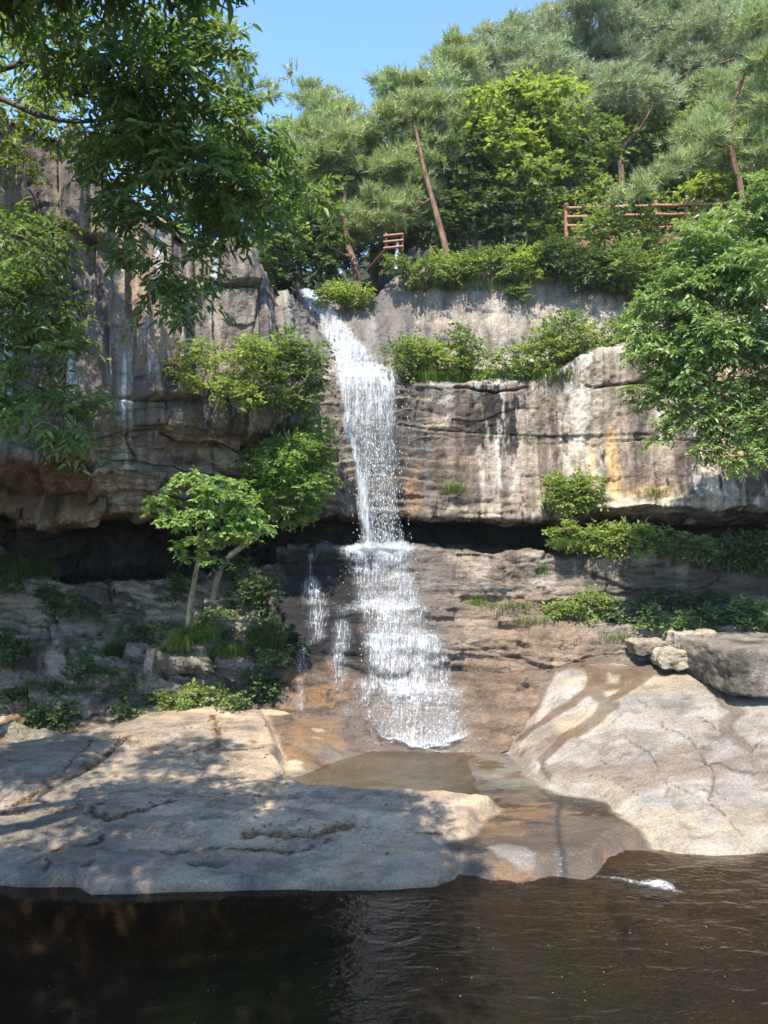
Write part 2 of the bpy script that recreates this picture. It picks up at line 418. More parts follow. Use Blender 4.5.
def l_col(P, N):
    x, y, z = P[..., 0], P[..., 1], P[..., 2]; s = x + .35 * y
    up = ss(5.7, 6.8, z + .4 * fbm(s * .8, z * .4, z * 0, 2, 2))
    st = fbm(s * 2.4, y * .2, z * .10, 6, 101, .62); st2 = fbm(s * 5.5, y * .2, z * .16, 5, 111, .65)
    c = base(P, (.25, .20, .155))
    c = cmix(c, (.155, .12, .10), ss(-.15, .3, st))
    c = cmix(c, (.40, .38, .29), ss(.08, .4, -st) * .9)
    c = cmix(c, (.085, .07, .068), ss(.1, .32, st2 + .35 * fbm(s * .5, z * .3, y * .2, 3, 7)) * .85 * up)
    c = cmix(c, (.60, .58, .56), ss(.28, .45, fbm(s * 4.2, y * .3, z * .3, 5, 121)) * up * .8)
    c = cmix(c, (.44, .30, .17), ss(.15, .5, fbm(x * .7, y * .7, z * .5, 4, 131)) * .55)
    lo = 1 - up
    c = cmix(c, (.42, .31, .20), lo * ss(-.2, .4, fbm(x * .9, y * .9, z * 2.2, 4, 141)) * .8)
    c = cmix(c, (.10, .08, .065), lo * ss(.12, .4, fbm(x * 1.4, y * 1.2, z * 3.2, 4, 151)) * .8)
    cr = ss(.0, -.9, N[..., 2] + .25 * fbm(x * 1.5, y * 1.5, z * 1.5, 3, 161))
    c = cmix(c, (.23, .15, .09), cr * .5)
    c = cmix(c, (.10, .13, .045), ss(.45, .8, N[..., 2]) * ss(-.2, .2, fbm(x * 2, y * 2, z * 2, 3, 171)) * .8)
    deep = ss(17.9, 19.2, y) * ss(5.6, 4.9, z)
    c = cmix(c, (.05, .042, .035), deep)  # darkness of the hollow put into the rock colour
    # damp rock beside the fall
    w = ss(1.1, .2, np.abs(x + 1.35 + .1 * (z - 6))) * ss(16.8, 17.6, y)
    c = cmix(c, (.12, .095, .075), w * .7)
    return rgba(c, w * .8)
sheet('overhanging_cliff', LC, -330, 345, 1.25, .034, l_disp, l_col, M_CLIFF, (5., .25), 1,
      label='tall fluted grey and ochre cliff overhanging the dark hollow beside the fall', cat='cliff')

# --- right, streaked cliff wall with its planted terrace
RC = {
 285: [zb(10.0, 26), (300, 21.2), (345, 19.8), (352, 19.6), (376, 18.9), (440, 18.75), (512, 18.7), (524, 21.5), zb(2.4, 22.6)],
 305: [zb(10.3, 26), (296, 21.2), (322, 20.4), (350, 19.6), (376, 18.6), (440, 18.55), (512, 18.5), (524, 21.5), zb(2.4, 22.6)],
 335: [zb(10.5, 26), (300, 21.1), (326, 20.2), (352, 19.3), (377, 18.45), (440, 18.45), (512, 18.45), (524, 21.5), zb(2.4, 22.6)],
 350: [zb(10.9, 26), (305, 20.9), (330, 20.1), (352, 19.2), (377, 18.4), (440, 18.45), (513, 18.4), (524, 21.5), zb(2.4, 22.6)],
 375: [zb(11.3, 26), (291, 20.7), (335, 20.1), (362, 19.7), (380, 18.4), (440, 18.5), (515, 18.3), (525, 21.5), zb(2.4, 22.6)],
 400: [zb(11.6, 26), (270, 20.8), (335, 20.3), (366, 20.1), (384, 18.5), (440, 18.6), (516, 18.25), (526, 21.5), zb(2.4, 22.6)],
 440: [zb(11.7, 26), (266, 20.8), (335, 20.3), (368, 20.1), (386, 18.6), (440, 18.7), (517, 18.3), (526, 21.5), zb(2.4, 22.6)],
 530: [zb(11.7, 26), (268, 20.8), (335, 20.3), (366, 20.1), (384, 18.6), (440, 18.6), (517, 18.3), (526, 21.5), zb(2.4, 22.6)],
 566: [zb(11.7, 26), (272, 20.7), (330, 20.3), (352, 20.0), (370, 18.5), (440, 18.5), (516, 18.2), (526, 21.5), zb(2.4, 22.6)],
 590: [zb(11.7, 26), (276, 20.7), (325, 20.2), (342, 20.0), (353, 18.5), (440, 18.45), (510, 18.1), (526, 21.5), zb(2.4, 22.6)],
 650: [zb(11.7, 26), (282, 20.6), (322, 20.2), (340, 19.8), (350, 18.4), (440, 18.4), (506, 18.0), (526, 21.5), zb(2.4, 22.6)],
 760: [zb(11.7, 26), (290, 20.4), (320, 20.0), (338, 19.4), (348, 18.1), (440, 18.0), (506, 17.7), (526, 21.3), zb(2.4, 22.5)],
 960: [zb(11.7, 26), (300, 19.8), (325, 19.2), (338, 18.4), (350, 17.2), (440, 17.1), (510, 16.9), (526, 20.8), zb(2.4, 22.0)],
}
def xz(px, py, Y=18.5):
    p = at(px, py, Y); return float(p[0]), float(p[2])
def blob(x, z, px, py, rx, rz, Y=18.5):
    """soft mask round a place on the wall, in metres"""
    X, Z = xz(px, py, Y); k = Y / F
    return np.clip(1.3 - np.sqrt(((x - X) / (rx * k)) ** 2 + ((z - Z) / (rz * k)) ** 2), 0, 1)
CR1 = [xz(585, 386), xz(612, 388), xz(650, 385)]
CR2 = [xz(455, 385), xz(480, 391), xz(528, 386)]
CR3 = [xz(530, 443), xz(600, 444), xz(700, 440)]
CR4 = [xz(470, 440), xz(500, 470), xz(560, 486), xz(640, 478)]
def r_disp(P, N):
    x, y, z = P[..., 0], P[..., 1], P[..., 2]
    d = .15 * fbm(x * .5, y * .5, z * .3, 4, 201) + .06 * fbm(x * 2.2, y * 2, z * .5, 4, 211)
    v, e = blocks(x, z, 7., 2.2, 221, .2)
    d += .13 * (v - .5) - .035 * (1 - ss(0, .03, e))
    v, e = blocks(x, z, .8, 1.1, 223, .3)
    d += .07 * (v - .5) - .03 * (1 - ss(0, .02, e)) * ss(0, .2, fbm(x * .9, z, y, 3, 225))
    lay = np.floor(z * 2.4 + .8 * fbm(x * .35, y * .3, z * .5, 3, 231))
    strat = ss(2.8, .8, x + .25 * (z - 6)) * ss(8.2, 7.6, z) * ss(4.7, 5.2, z)
    zz = z * 3.6 + 1.5 * fbm(x * .45, y * .2, z * .9, 5, 241)
    d += strat * ss(-.5, .4, fbm(x * .9, z * .9, y, 3, 245)) * (.13 * (_h(np.floor(zz).astype(np.int64), np.zeros_like(zz, np.int64), np.zeros_like(zz, np.int64), 5) - .5) + .12 * (zz - np.floor(zz) - .5))
    d += .10 * fbm(x * 3, y * 3, z * 2.2, 5, 251, .65)
    jz = .1 * fbm(x * 2, z * 0, z * 0, 3, 261)
    for cr, w, dp in ((CR1, .035, .2), (CR2, .04, .18), (CR3, .02, .08), (CR4, .02, .03)):
        d -= dp * (1 - ss(0, w, seg_dist(x, z + jz, cr))) * (y < 19.6)
    # loose ledgy rock at the bottom edge
    bot = ss(5.6, 4.9, z) * (y < 19.2)
    d += bot * (.22 * fbm(x * 1.1, y, z * 5, 4, 271))
    return d
def r_col(P, N):
    x, y, z = P[..., 0], P[..., 1], P[..., 2]
    st = fbm(x * 2.0, y * .2, z * .12, 6, 301, .62); st2 = fbm(x * 5, y * .2, z * .2, 5, 311, .65)
    c = base(P, (.33, .26, .20))
    c = cmix(c, (.21, .16, .125), ss(-.1, .3, st))
    c = cmix(c, (.50, .42, .33), ss(.05, .4, -st + .3 * fbm(x * .6, z * .6, y * .3, 3, 321)) * .9)
    c = cmix(c, (.14, .105, .09), ss(.12, .42, st2) * .7)
    c = cmix(c, (.60, .57, .52), ss(.22, .45, fbm(x * 3.2, y * .4, z * .9, 5, 331)) * .55)
    ns = fbm(x * 3.2, y, z * 1.2, 6, 341, .66)
    ns3 = fbm(x * 8, y, z * 1.3, 5, 343, .62)
    for px, py, rx, rz, k in ((490, 425, 40, 44, 1.), (505, 450, 14, 30, .9), (470, 410, 16, 20, .6), (560, 430, 12, 40, .6), (575, 510, 16, 16, .7), (690, 450, 18, 60, .8), (745, 470, 30, 40, .7), (640, 440, 10, 60, .4)):
        c = cmix(c, (.045, .038, .036), ss(.36, .5, blob(x, z, px, py, rx, rz) * .62 + .55 * ns + .75 * ns3) * k)  # dark stains, plus bush and bank tree shadows put into the colour
    for px, py, rx, rz, k in ((611, 470, 8, 44, .95), (590, 470, 4, 40, .4), (640, 495, 30, 12, .4), (722, 420, 18, 60, .6)):
        c = cmix(c, (.56, .38, .18), ss(.2, .6, blob(x, z, px, py, rx, rz) + .25 * ns) * k)
    for px, py, rx, rz, k in ((580, 400, 12, 60, .7), (650, 505, 60, 10, .5), (500, 375, 80, 8, .7), (560, 350, 90, 10, .5)):
        c = cmix(c, (.62, .54, .44), ss(.25, .6, blob(x, z, px, py, rx, rz) + .35 * ns) * k)
    up = ss(8.6, 9.2, z)
    c = cmix(c, (.25, .205, .175), up * .7)
    c = cmix(c, (.38, .31, .23), up * ss(.0, .35, fbm(x * .8, y * .5, z * 1.4, 4, 351)) * .7)
    c = cmix(c, (.13, .16, .05), ss(.5, .85, N[..., 2]) * ss(-.1, .2, fbm(x * 2, y * 2, z * 2, 3, 361)) * .8 * (x > 1))
    strat = ss(2.9, 1.6, x) * ss(8.2, 7.6, z) * ss(4.6, 5.0, z)
    sl_ = fbm(x * .7, y, z * 7, 4, 371)
    c = cmix(c, (.13, .10, .075), strat * (.45 + .4 * ss(-.1, .3, sl_)))
    c = cmix(c, (.45, .35, .22), strat * ss(.1, .4, -sl_) * .6)
    wet = ss(1.7, .6, x) * ss(-3.2, -2, x)
    c = cmix(c, c * .55, wet * .8)
    orange = ss(.1, .35, fbm(x * 1.5, y, z * .8, 4, 381)) * wet * ss(8, 7, z)
    c = cmix(c, (.30, .17, .07), orange * .7)
    deep = ss(19.6, 20.6, y) * ss(6.0, 5.0, z); c = cmix(c, (.035, .032, .03), deep)  # shade of the hollow painted into its back wall
    return rgba(c, wet * .85)
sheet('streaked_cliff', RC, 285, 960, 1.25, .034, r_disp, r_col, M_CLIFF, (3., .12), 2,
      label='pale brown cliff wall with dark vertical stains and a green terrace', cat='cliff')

# --- lower rock ledges with the cascade steps
BC = {
 -330: [zb(2.9, 22.5), (584, 16.0), (640, 15.8), (650, 15.2), (664, 14.9), (700, 14.8), (735, 14.3), (756, 13.9), zb(-.3, 13.2)],
 0:    [zb(3.0, 22.5), (579, 17.2), (636, 16.9), (648, 16.3), (660, 16.0), (690, 15.7), (722, 15.1), (752, 14.5), zb(-.3, 13.8)],
 70:   [zb(3.0, 22.5), (577, 17.2), (634, 16.9), (646, 16.3), (660, 15.9), (688, 15.6), (716, 15.2), (736, 14.8), zb(-.3, 14.2)],
 150:  [zb(3.1, 22.5), (572, 17.5), (612, 17.2), (632, 16.6), (655, 16.3), (672, 16.0), (700, 15.8), (716, 15.5), zb(-.2, 14.9)],
 215:  [zb(3.3, 22.5), (568, 17.6), (608, 17.3), (624, 16.7), (640, 16.4), (668, 16.2), (694, 16.0), (710, 15.7), zb(-.2, 15.2)],
 270:  [zb(3.7, 22.5), (555, 17.8), (600, 17.5), (612, 17.0), (632, 16.6), (664, 16.4), (690, 16.2), (708, 15.9), zb(-.2, 15.2)],
 300:  [zb(4.0, 22.5), (549, 17.8), (601, 17.5), (606, 17.0), (632, 16.7), (638, 16.4), (688, 16.1), (708, 15.6), zb(-.2, 14.8)],
 345:  [zb(4.0, 22.5), (549, 17.8), (601, 17.4), (606, 16.9), (632, 16.7), (637, 16.4), (682, 16.1), (712, 15.5), zb(-.1, 14.6)],
 430:  [zb(4.0, 22.5), (549, 17.8), (600, 17.4), (606, 16.9), (628, 16.7), (634, 16.4), (676, 16.1), (712, 15.6), zb(-.1, 14.7)],
 470:  [zb(4.0, 22.5), (551, 17.8), (601, 17.5), (608, 17.0), (630, 16.8), (640, 16.4), (662, 16.2), (700, 15.6), zb(-.1, 14.6)],
 500:  [zb(4.0, 22.5), (554, 17.7), (602, 17.5), (618, 16.9), (634, 16.6), (640, 16.3), (660, 16.1), (690, 15.7), zb(.2, 14.7)],
 600:  [zb(4.0, 22.5), (553, 17.6), (609, 17.4), (622, 16.8), (632, 16.5), (640, 16.2), (657, 16.0), (672, 15.8), zb(.6, 15.2)],
 680:  [zb(3.9, 22.5), (558, 17.5), (615, 17.3), (625, 16.6), (632, 16.3), (642, 16.0), (658, 15.8), (672, 15.5), zb(.6, 15.0)],
 768:  [zb(3.8, 22.5), (562, 17.2), (618, 17.0), (628, 16.2), (634, 15.9), (646, 15.6), (664, 15.3), (682, 15.0), zb(.6, 14.5)],
 960:  [zb(3.7, 22.5), (566, 16.4), (622, 16.2), (632, 15.4), (640, 15.0), (652, 14.7), (676, 14.3), (700, 13.9), zb(.5, 13.4)],
}
def b_disp(P, N):
    x, y, z = P[..., 0], P[..., 1], P[..., 2]
    left = ss(-1.9, -2.6, x); mid = ss(-2.4, -1.8, x) * ss(2.6, 1.6, x)
    tilt = z + .18 * x + .3 * fbm(x * .6, y * .5, z, 4, 6)
    v, e = blocks(x + .5 * y + .3 * z, tilt, .46, 1.5, 401, .35)
    v2, e2 = blocks(x + .4 * z, tilt, .2, .8, 403, .4)
    zl_ = tilt * 2.6 + .5 * fbm(x * .6, y * .4, z, 4, 413); li = np.floor(zl_).astype(np.int64); wl_ = x * .55 + .2 * z + 4 * _h(li, li * 0, li * 0, 14)
    zm_ = tilt * 7.5 + .6 * fbm(x * .8, y * .4, z, 4, 415); mi = np.floor(zm_).astype(np.int64)
    d = left * (-.12 + .62 * (_h(li, np.floor(wl_).astype(np.int64), li * 0, 15) - .5) + .2 * (_h(mi, np.floor(x * 1.1 + 5 * _h(mi, mi * 0, mi * 0, 16)).astype(np.int64), mi * 0, 17) - .5)
                - .16 * (1 - ss(0, .06, np.minimum(wl_ % 1, 1 - wl_ % 1))) + .15 * fbm(x * .9, y, z * 1.6, 6, 409, .6))
    v, e = blocks(x + .2 * y, z + .06 * x, .5, 1.9, 411, .45)
    d += (1 - left) * (.2 * (v - .5) - .05 * (1 - ss(0, .04, e)))
    zz = z * 7 + 1.3 * fbm(x * .5, y * .3, z, 5, 421); zi = np.floor(zz).astype(np.int64)
    d += (1 - left) * .13 * (_h(zi, np.floor(x * .9 + 3 * _h(zi, zi * 0, zi * 0, 12)).astype(np.int64), zi * 0, 9) - .5)
    d += .22 * fbm(x * 1.1, y * 1.1, z * 1.8, 6, 431, .62)
    d *= mix(1., .5, ss(2.6, 1.8, np.abs(x - .2)) * ss(17.9, 17.5, y)) * mix(1., .45, ss(1.2, .5, z) * (1 - left))
    zz = z * 9 + .8 * fbm(x * .7, y * .3, z, 4, 425); zi = np.floor(zz).astype(np.int64)
    d += ss(.6, 1.6, x) * ss(1.2, 1.6, z) * ss(3.1, 2.8, z) * .22 * (_h(zi, np.floor(x * .7 + 5 * _h(zi, zi * 0, zi * 0, 13)).astype(np.int64), zi * 0, 19) - .5)
    return d
def b_col(P, N):
    x, y, z = P[..., 0], P[..., 1], P[..., 2]
    left = ss(-1.7, -2.9, x)
    n = fbm(x * .8, y * .8, z * 1.1, 5, 501); m = fbm(x * 2.4, y * 2.4, z * .5, 5, 511)
    c = base(P, (.29, .235, .185))
    c = cmix(c, (.44, .36, .27), ss(0, .35, n))
    c = cmix(c, (.15, .12, .095), ss(.05, .35, m) * .8)
    c = cmix(c, (.24, .15, .08), ss(.3, .8, N[..., 2]) * ss(-.2, .3, n) * .7 * (x > -1))
    c = cmix(c, (.27, .215, .16), left * .6); c = cmix(c, (.07, .058, .048), left * ss(.05, .25, fbm(x * 1.5, y, z * 1.2, 6, 533, .6)) * .7)
    c = cmix(c, (.36, .28, .20), left * ss(.1, .4, m) * .5)
    c = cmix(c, (.07, .10, .03), ss(.35, .8, N[..., 2]) * ss(-.25, .15, fbm(x * 1.6, y * 1.6, z, 4, 521)) * left * .9)
    c = cmix(c, c * .62, ss(-.1, .3, fbm(x * 1.3, y, z * 5, 5, 531, .62)) * (1 - left))
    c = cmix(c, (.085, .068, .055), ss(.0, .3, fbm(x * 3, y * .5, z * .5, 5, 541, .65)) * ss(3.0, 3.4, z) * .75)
    for px, py, rx, rz in ((650, 585, 40, 30), (730, 590, 60, 40), (600, 590, 18, 26)):
        c = cmix(c, (.075, .06, .048), ss(.2, .7, blob(x, z, px, py, rx, rz, 17.4) + .5 * m) * .8)
    wet = ss(-2.7, -2.0, x) * ss(2.0, 1.2, x + .3 * n)
    x0 = x; x = x + .55 * fbm(x0 * 1.3, y, z * 1.6, 6, 551, .62)
    wl = ss(-2.7, -2.2, x) * ss(.2, -.6, x + .5 * n) * ss(4.05, 3.85, z) * ss(.9, 1.3, z)
    c = cmix(c, (.11, .085, .065), wet * .75)
    c = cmix(c, (.013, .012, .011), wl * .97)
    lw = ss(1.3, .9, z) * ss(-2.5, -1.6, x)
    low = ss(1.75, 1.25, z + .2 * n) * ss(-2.6, -2.0, x) * ss(3.6, 2.6, x)
    c = cmix(c, (.135, .098, .072), low * .9); c = cmix(c, (.19, .10, .042), low * ss(-.7, -1.3, x + .5 * n) * ss(-.3, .2, fbm(x0 * 1.4, y * 1.4, z * 3, 5, 561, .62)) * .9); c = cmix(c, (.04, .03, .022), low * ss(.05, .25, fbm(x0 * 2, y * 2, z * 5, 5, 563, .62)) * .8)
    c = cmix(c, (.19, .11, .055), low * ss(.1, .35, m) * .5)
    x = x0
    sh = ss(.9, 2.4, x) * ss(3.05, 2.85, z + .1 * m) * ss(5, 4, x)
    c = cmix(c, (.20, .13, .075), sh * .65)
    deep = ss(18.1, 18.9, y); c = cmix(c, (.06, .05, .04), deep * .9)  # ledge darkens going back, hollow shade painted in
    return rgba(c, np.maximum(np.maximum(wet * .8 * (1 - wl), wl * .3), np.maximum(lw * .7, sh * .4)))
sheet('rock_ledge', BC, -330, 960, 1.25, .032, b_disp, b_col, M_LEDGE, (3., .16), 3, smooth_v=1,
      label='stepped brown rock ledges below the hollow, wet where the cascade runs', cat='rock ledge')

# --- stream bed with the two granite slabs
LP = (.05, .118, 9.4)      # left slab: z0, slope, y0
RP = (.04, .30, 10.6)
def lpt(px, py): return tuple(on_plane(px, py, *LP)[:2])
RCTL = np.array(((2.2, 15.05, .24), (2.45, 13.8, .27), (2.66, 12.8, .32), (3.5, 12.3, .36), (3.65, 11.3, .19), (3.9, 10.5, .06), (4.95, 10.5, .06), (5.3, 10.75, .09), (8, 10.6, .1), (12, 10.8, .2),
                 (3.6, 15.8, 1.5), (4.5, 15.8, 1.62), (5.9, 15.5, 1.68), (7, 14.4, 1.45), (9, 14, 1.6), (12.5, 14, 1.8), (2.3, 15.9, .62), (3.0, 15.2, .84), (4.2, 13.6, .80), (6.0, 12.6, .80), (1.2, 15.0, .1), (1.5, 12.5, .0), (5.5, 17, 2.1), (10, 17, 2.4), (3, 17, 1.6)))
def _k(r): return np.where(r > 0, r * r * np.log(np.maximum(r, 1e-9)), 0)
_n = len(RCTL); _A = np.zeros((_n + 3, _n + 3)); _d = np.hypot(RCTL[:, None, 0] - RCTL[None, :, 0], RCTL[:, None, 1] - RCTL[None, :, 1])
_A[:_n, :_n] = _k(_d) + .15 * np.eye(_n); _A[:_n, _n] = 1; _A[:_n, _n + 1:] = RCTL[:, :2]; _A[_n, :_n] = 1; _A[_n + 1:, :_n] = RCTL[:, :2].T
_w = np.linalg.solve(_A, np.r_[RCTL[:, 2], 0, 0, 0])
def rz(x, y):
    z = _w[_n] + _w[_n + 1] * x + _w[_n + 2] * y
    for (a, b, _), w in zip(RCTL, _w): z = z + w * _k(np.hypot(x - a, y - b))
    return z
def rpt(px, py):
    b = (512 - py) / F; m = (sP + b * cP) / (cP - b * sP); Y = np.arange(9.5, 17.5, .01); Q = at(px, py, Y)
    d = Q[:, 2] - rz(Q[:, 0], Q[:, 1]); i = np.argmax(d < 0) if (d < 0).any() else len(Y) - 1
    return float(Q[i, 0]), float(Q[i, 1])
LPOLY = [lpt(*p) for p in ((-420, 760), (0, 745), (60, 733), (120, 720), (150, 711), (200, 704), (264, 706), (277, 728), (285, 742), (279, 754), (292, 771), (312, 784), (370, 790), (440, 792), (499, 797), (494, 804), (481, 813), (474, 829), (455, 838), (441, 842), (462, 856), (459, 871), (438, 882), (400, 887), (300, 890), (200, 893), (84, 896), (72, 886), (0, 884), (-420, 882))]
RPOLY = [rpt(*p) for p in ((452, 690), (478, 738), (503, 744), (515, 752), (525, 762), (525, 771), (541, 772), (545, 780), (566, 788), (607, 791), (613, 806), (632, 818), (657, 843), (674, 851), (715, 854), (748, 852), (768, 841), (1150, 850), (1150, 640), (700, 640), (520, 650))]
PATCH = [lpt(*p) for p in ((487, 848), (505, 845), (522, 848), (535, 856), (533, 865), (520, 866), (500, 858))]
gx, gy = np.meshgrid(np.arange(-13, 13.01, .036), np.arange(1, 16.6, .036))
def bed_z(x, y):
    edge = 9.95 + .85 * ss(2.6, 3.4, x) + .9 * ss(-.3, -1.5, x) + .35 * fbm(x * 1.3, y * .8, x * 0, 4, 635)
    b = mix(-1.15, -.02, ss(edge - 2.2, edge, y)) 
    b = np.where(y < edge, np.maximum(b, mix(-1.15, -.12 - .14 * np.maximum(10.4 - y, 0), ss(2.0, 3.4, x) * ss(7.5, 9.2, y))), b)
    b = mix(b, .17, ss(edge, edge + .5, y))
    b = mix(b, .02, ss(12.3, 12.8, y) * ss(1.6, 1.2, x))
    yb = 14.95 - 1.5 * ss(.1, -1.7, x) ** 1.2 + .2 * ss(.8, 1.8, x) + .22 * fbm(x * 1.7, y * .6, x * 0, 4, 637)
    b = np.where(y > yb - .35, np.maximum(b, .165 + .24 * (y - yb)), b)
    return b
def ground_z(x, y):
    w1 = .06 * fbm(x * 1.6, y * 1.6, x * 0, 4, 601)
    sl_ = poly_sd(x + w1, y + w1, LPOLY); sr = poly_sd(x + w1, y + .5 * w1, RPOLY); sp = poly_sd(x, y + w1, PATCH)
    n = fbm(x * .45, y * .7, x * 0, 4, 611); n2 = fbm(x * 2.5, y * 3.5, x * 0, 4, 621)
    bz = bed_z(x, y) + .05 * fbm(x * 1.2, y * 1.2, x * 0, 4, 631) + .035 * fbm(x * 2.6, y * 4, x * 0, 6, 633, .62)
    zl = LP[0] + LP[1] * (y - LP[2]) + .10 * n + .022 * n2 + .02
    zl = zl + .05 * (np.floor((y + .35 * x + .5 * n) * 1.1) % 2) * ss(13.2, 11.5, y) * .6
    zr = rz(x, y) + .05 * n + .015 * n2
    lyr = y * 1.5 - .55 * x + 1.3 * fbm(x * .45, y * .45, x * 0, 5, 641); fr = lyr - np.floor(lyr)
    zr = zr + .05 * fr * ss(.25, .7, fbm(x * .7, y * .7, x * 0, 3, 645) + .45) * ss(.2, .8, sr)
    chip = ss(.25, .42, fbm(x * 3.2, y * 4.5, x * 0, 5, 661, .6)); zr = zr - .014 * chip; zl = zl - .016 * chip - .02 * ss(.2, .3, fbm(x * 1.4, y * 2.6, x * 0, 5, 663, .6))
    z = mix(bz, np.maximum(zl, bz), ss(-.02, .16, sl_))
    z = mix(z, np.maximum(zr, bz), ss(-.04, .2, sr))
    z = mix(z, np.maximum(z, .155), ss(-.02, .08, sp))
    bank = ss(4.6, 1.2, y) * 3.4 + ss(-7.5, -11, x) * ss(10, 8, y) * 2.2
    return z + bank, sl_, sr, sp, n, n2
gz, SL, SR, SP, GN, GN2 = ground_z(gx, gy)
def lcr(*pp): return [lpt(*p) for p in pp]
CRACKS = [(lcr((128, 738), (112, 752), (95, 766), (60, 787), (28, 800), (5, 814)), .045, .10), (lcr((-60, 814), (0, 814), (40, 813), (98, 808), (84, 815), (110, 822), (140, 815), (172, 806)), .035, .09),
          (lcr((214, 716), (216, 730), (217, 748)), .035, .08), (lcr((130, 748), (180, 752), (262, 750)), .014, .035), (lcr((247, 837), (285, 835), (315, 838), (352, 828)), .05, .11),
          (lcr((350, 829), (400, 833), (440, 836)), .02, .05), (lcr((140, 852), (190, 853), (240, 849), (300, 851), (330, 842)), .022, .07), (lcr((30, 868), (55, 856), (100, 846), (102, 838)), .028, .08),
          (lcr((88, 872), (93, 866)), .05, .1), (lcr((50, 876), (54, 862)), .02, .06), (lcr((170, 806), (230, 795), (300, 800)), .012, .04),
          (lcr((60, 775), (82, 752), (108, 728)), .018, .05)]
wob = .10 * fbm(gx * 3, gy * 3, gx * 0, 6, 651, .62)
litter = np.zeros(gx.shape)
for pts, w, dp in CRACKS:
    d_ = seg_dist(gx + wob, gy + wob, pts); gz -= dp * (1 - ss(0, w, d_)) * ss(.1, .25, SL)
    litter = np.maximum(litter, 1 - ss(w * .4, w * 2.2, d_ + .05 * fbm(gx * 8, gy * 8, gx * 0, 3, 655)))
def rcr(*pp): return [rpt(*p) for p in pp]
for pts, w, dp in ((rcr((690, 672), (712, 690), (722, 700), (737, 714), (726, 722), (728, 733), (745, 744), (768, 752), (800, 760)), .06, .05), (rcr((560, 705), (520, 735), (508, 742)), .03, .03), (rcr((640, 700), (660, 720), (690, 740), (715, 770), (710, 800), (740, 830)), .03, .02), (rcr((566, 788), (540, 770), (543, 757)), .03, .08)):
    gz -= dp * (1 - ss(0, w, seg_dist(gx + wob, gy + wob, pts))) * ss(0, .2, SR)
pud = lpt(207, 866); pr = np.hypot((gx - pud[0]) / .26, (gy - pud[1]) / .11)
gz -= .05 * ss(1.1, .7, pr)
# colours
Pg = np.stack((gx, gy, gz), -1)
cb = base(Pg, (.10, .072, .048))
cb = cmix(cb, (.185, .108, .054), ss(-.05, .25, fbm(gx * 1.1, gy * 1.8, gx * 0, 6, 701, .62)))
cb = cmix(cb, (.04, .032, .024), ss(.05, .25, fbm(gx * 1.1, gy * 2.2, gx * 0 + 3, 6, 711, .62)) * .85)
for pts in (((560, 800), (557, 830), (562, 850), (565, 872)), ((540, 792), (556, 806)), ((480, 815), (520, 822), (560, 828))): cb = cmix(cb, (.03, .025, .02), ss(.06, .02, seg_dist(gx + .05 * GN2, gy + .05 * GN2, [tuple(on_plane(*p, .15, 0, 0)[:2]) for p in pts])) * .8)
rsh = ss(1.8, 3.0, gx) * ss(-.5, -.3, gz); cb0 = cb; cb = cmix(cb, (.05, .042, .032), ss(-.02, -.2, gz) * (1 - rsh)); cb = cmix(cb, (.14, .098, .06), rsh * ss(0, -.1, gz) * .8); cb = cmix(cb, (.062, .055, .046), ss(-.15, -.6, gz))  # pool bed darkened with depth, tree shade put into its colour
cb = cmix(cb, (.11, .10, .078), ss(12.2, 12.9, gy) * ss(.22, .10, gz) * .8)
cb = cmix(cb, (.17, .15, .12), ss(12.4, 13, gy) * ss(15, 14.4, gy) * ss(-.25, .15, fbm(gx * 1.5, gy * 2, gx * 0, 4, 715)))
cb = cmix(cb, (.21, .12, .055), ss(.16, .22, gz) * ss(12.9, 13.4, gy) * ss(-.2, .15, fbm(gx * 2, gy * 2, gx * 0, 5, 717, .6)) * ss(.3, -.4, gx) * .8)
cb = cmix(cb, (.40, .32, .22), ss(.2, .3, fbm(gx * 1.3 + 4, gy * 2.4, gx * 0, 3, 719)) * ss(.17, .24, gz) * ss(13, 13.4, gy))
cl = base(Pg, (.47, .375, .275))
cl = cmix(cl, (.33, .275, .22), ss(-.1, .35, fbm(gx * .7, gy * 1.1, gx * 0, 5, 721)))
cl = cmix(cl, (.46, .36, .25), ss(.1, .4, fbm(gx * .5, gy * .5, gx * 0 + 2, 4, 731)) * .7)
cl = cmix(cl, (.24, .215, .20), ss(.1, .3, fbm(gx * 1.2, gy * 3.5, gx * 0 + 5, 5, 741)) * .5)
cl = cmix(cl, (.20, .185, .17), ss(-3.6, -5.2, gx + .3 * (gy - 13)) * .6)
cl = cmix(cl, (.22, .12, .05), litter * .75); cl = cmix(cl, (.05, .04, .03), ss(.6, 1, litter) * .7)
cl = cmix(cl, (.10, .085, .06), ss(1.15, .9, pr))
cl = cmix(cl, (.26, .19, .11), ss(.16, .02, SL) * ss(10.2, 9.8, gy) * .8)
lit_n = fbm(gx * 9, gy * 9, gx * 0, 3, 745)
cl = cmix(cl, (.13, .09, .05), ss(.42, .6, lit_n) * ss(.0, .35, fbm(gx * .8, gy * .8, gx * 0 + 7, 3, 746)) * .6)
cr = base(Pg, (.375, .325, .275))
cr = cmix(cr, (.30, .265, .235), ss(-.05, .3, fbm(gx * .8, gy * .8, gx * 0, 5, 751)))
lyr = gy * 1.5 - .55 * gx + 1.3 * fbm(gx * .45, gy * .45, gx * 0, 5, 641)
cr = cmix(cr, (.15, .12, .095), ss(.05, .0, lyr % 1) * ss(-.1, .2, fbm(gx * .7, gy * .7, gx * 0, 3, 645)) * .75)
cr = cmix(cr, (.22, .185, .155), ss(.12, .32, fbm(gx * 2.0, gy * 4.5, gx * 0, 6, 747, .64)) * .6)
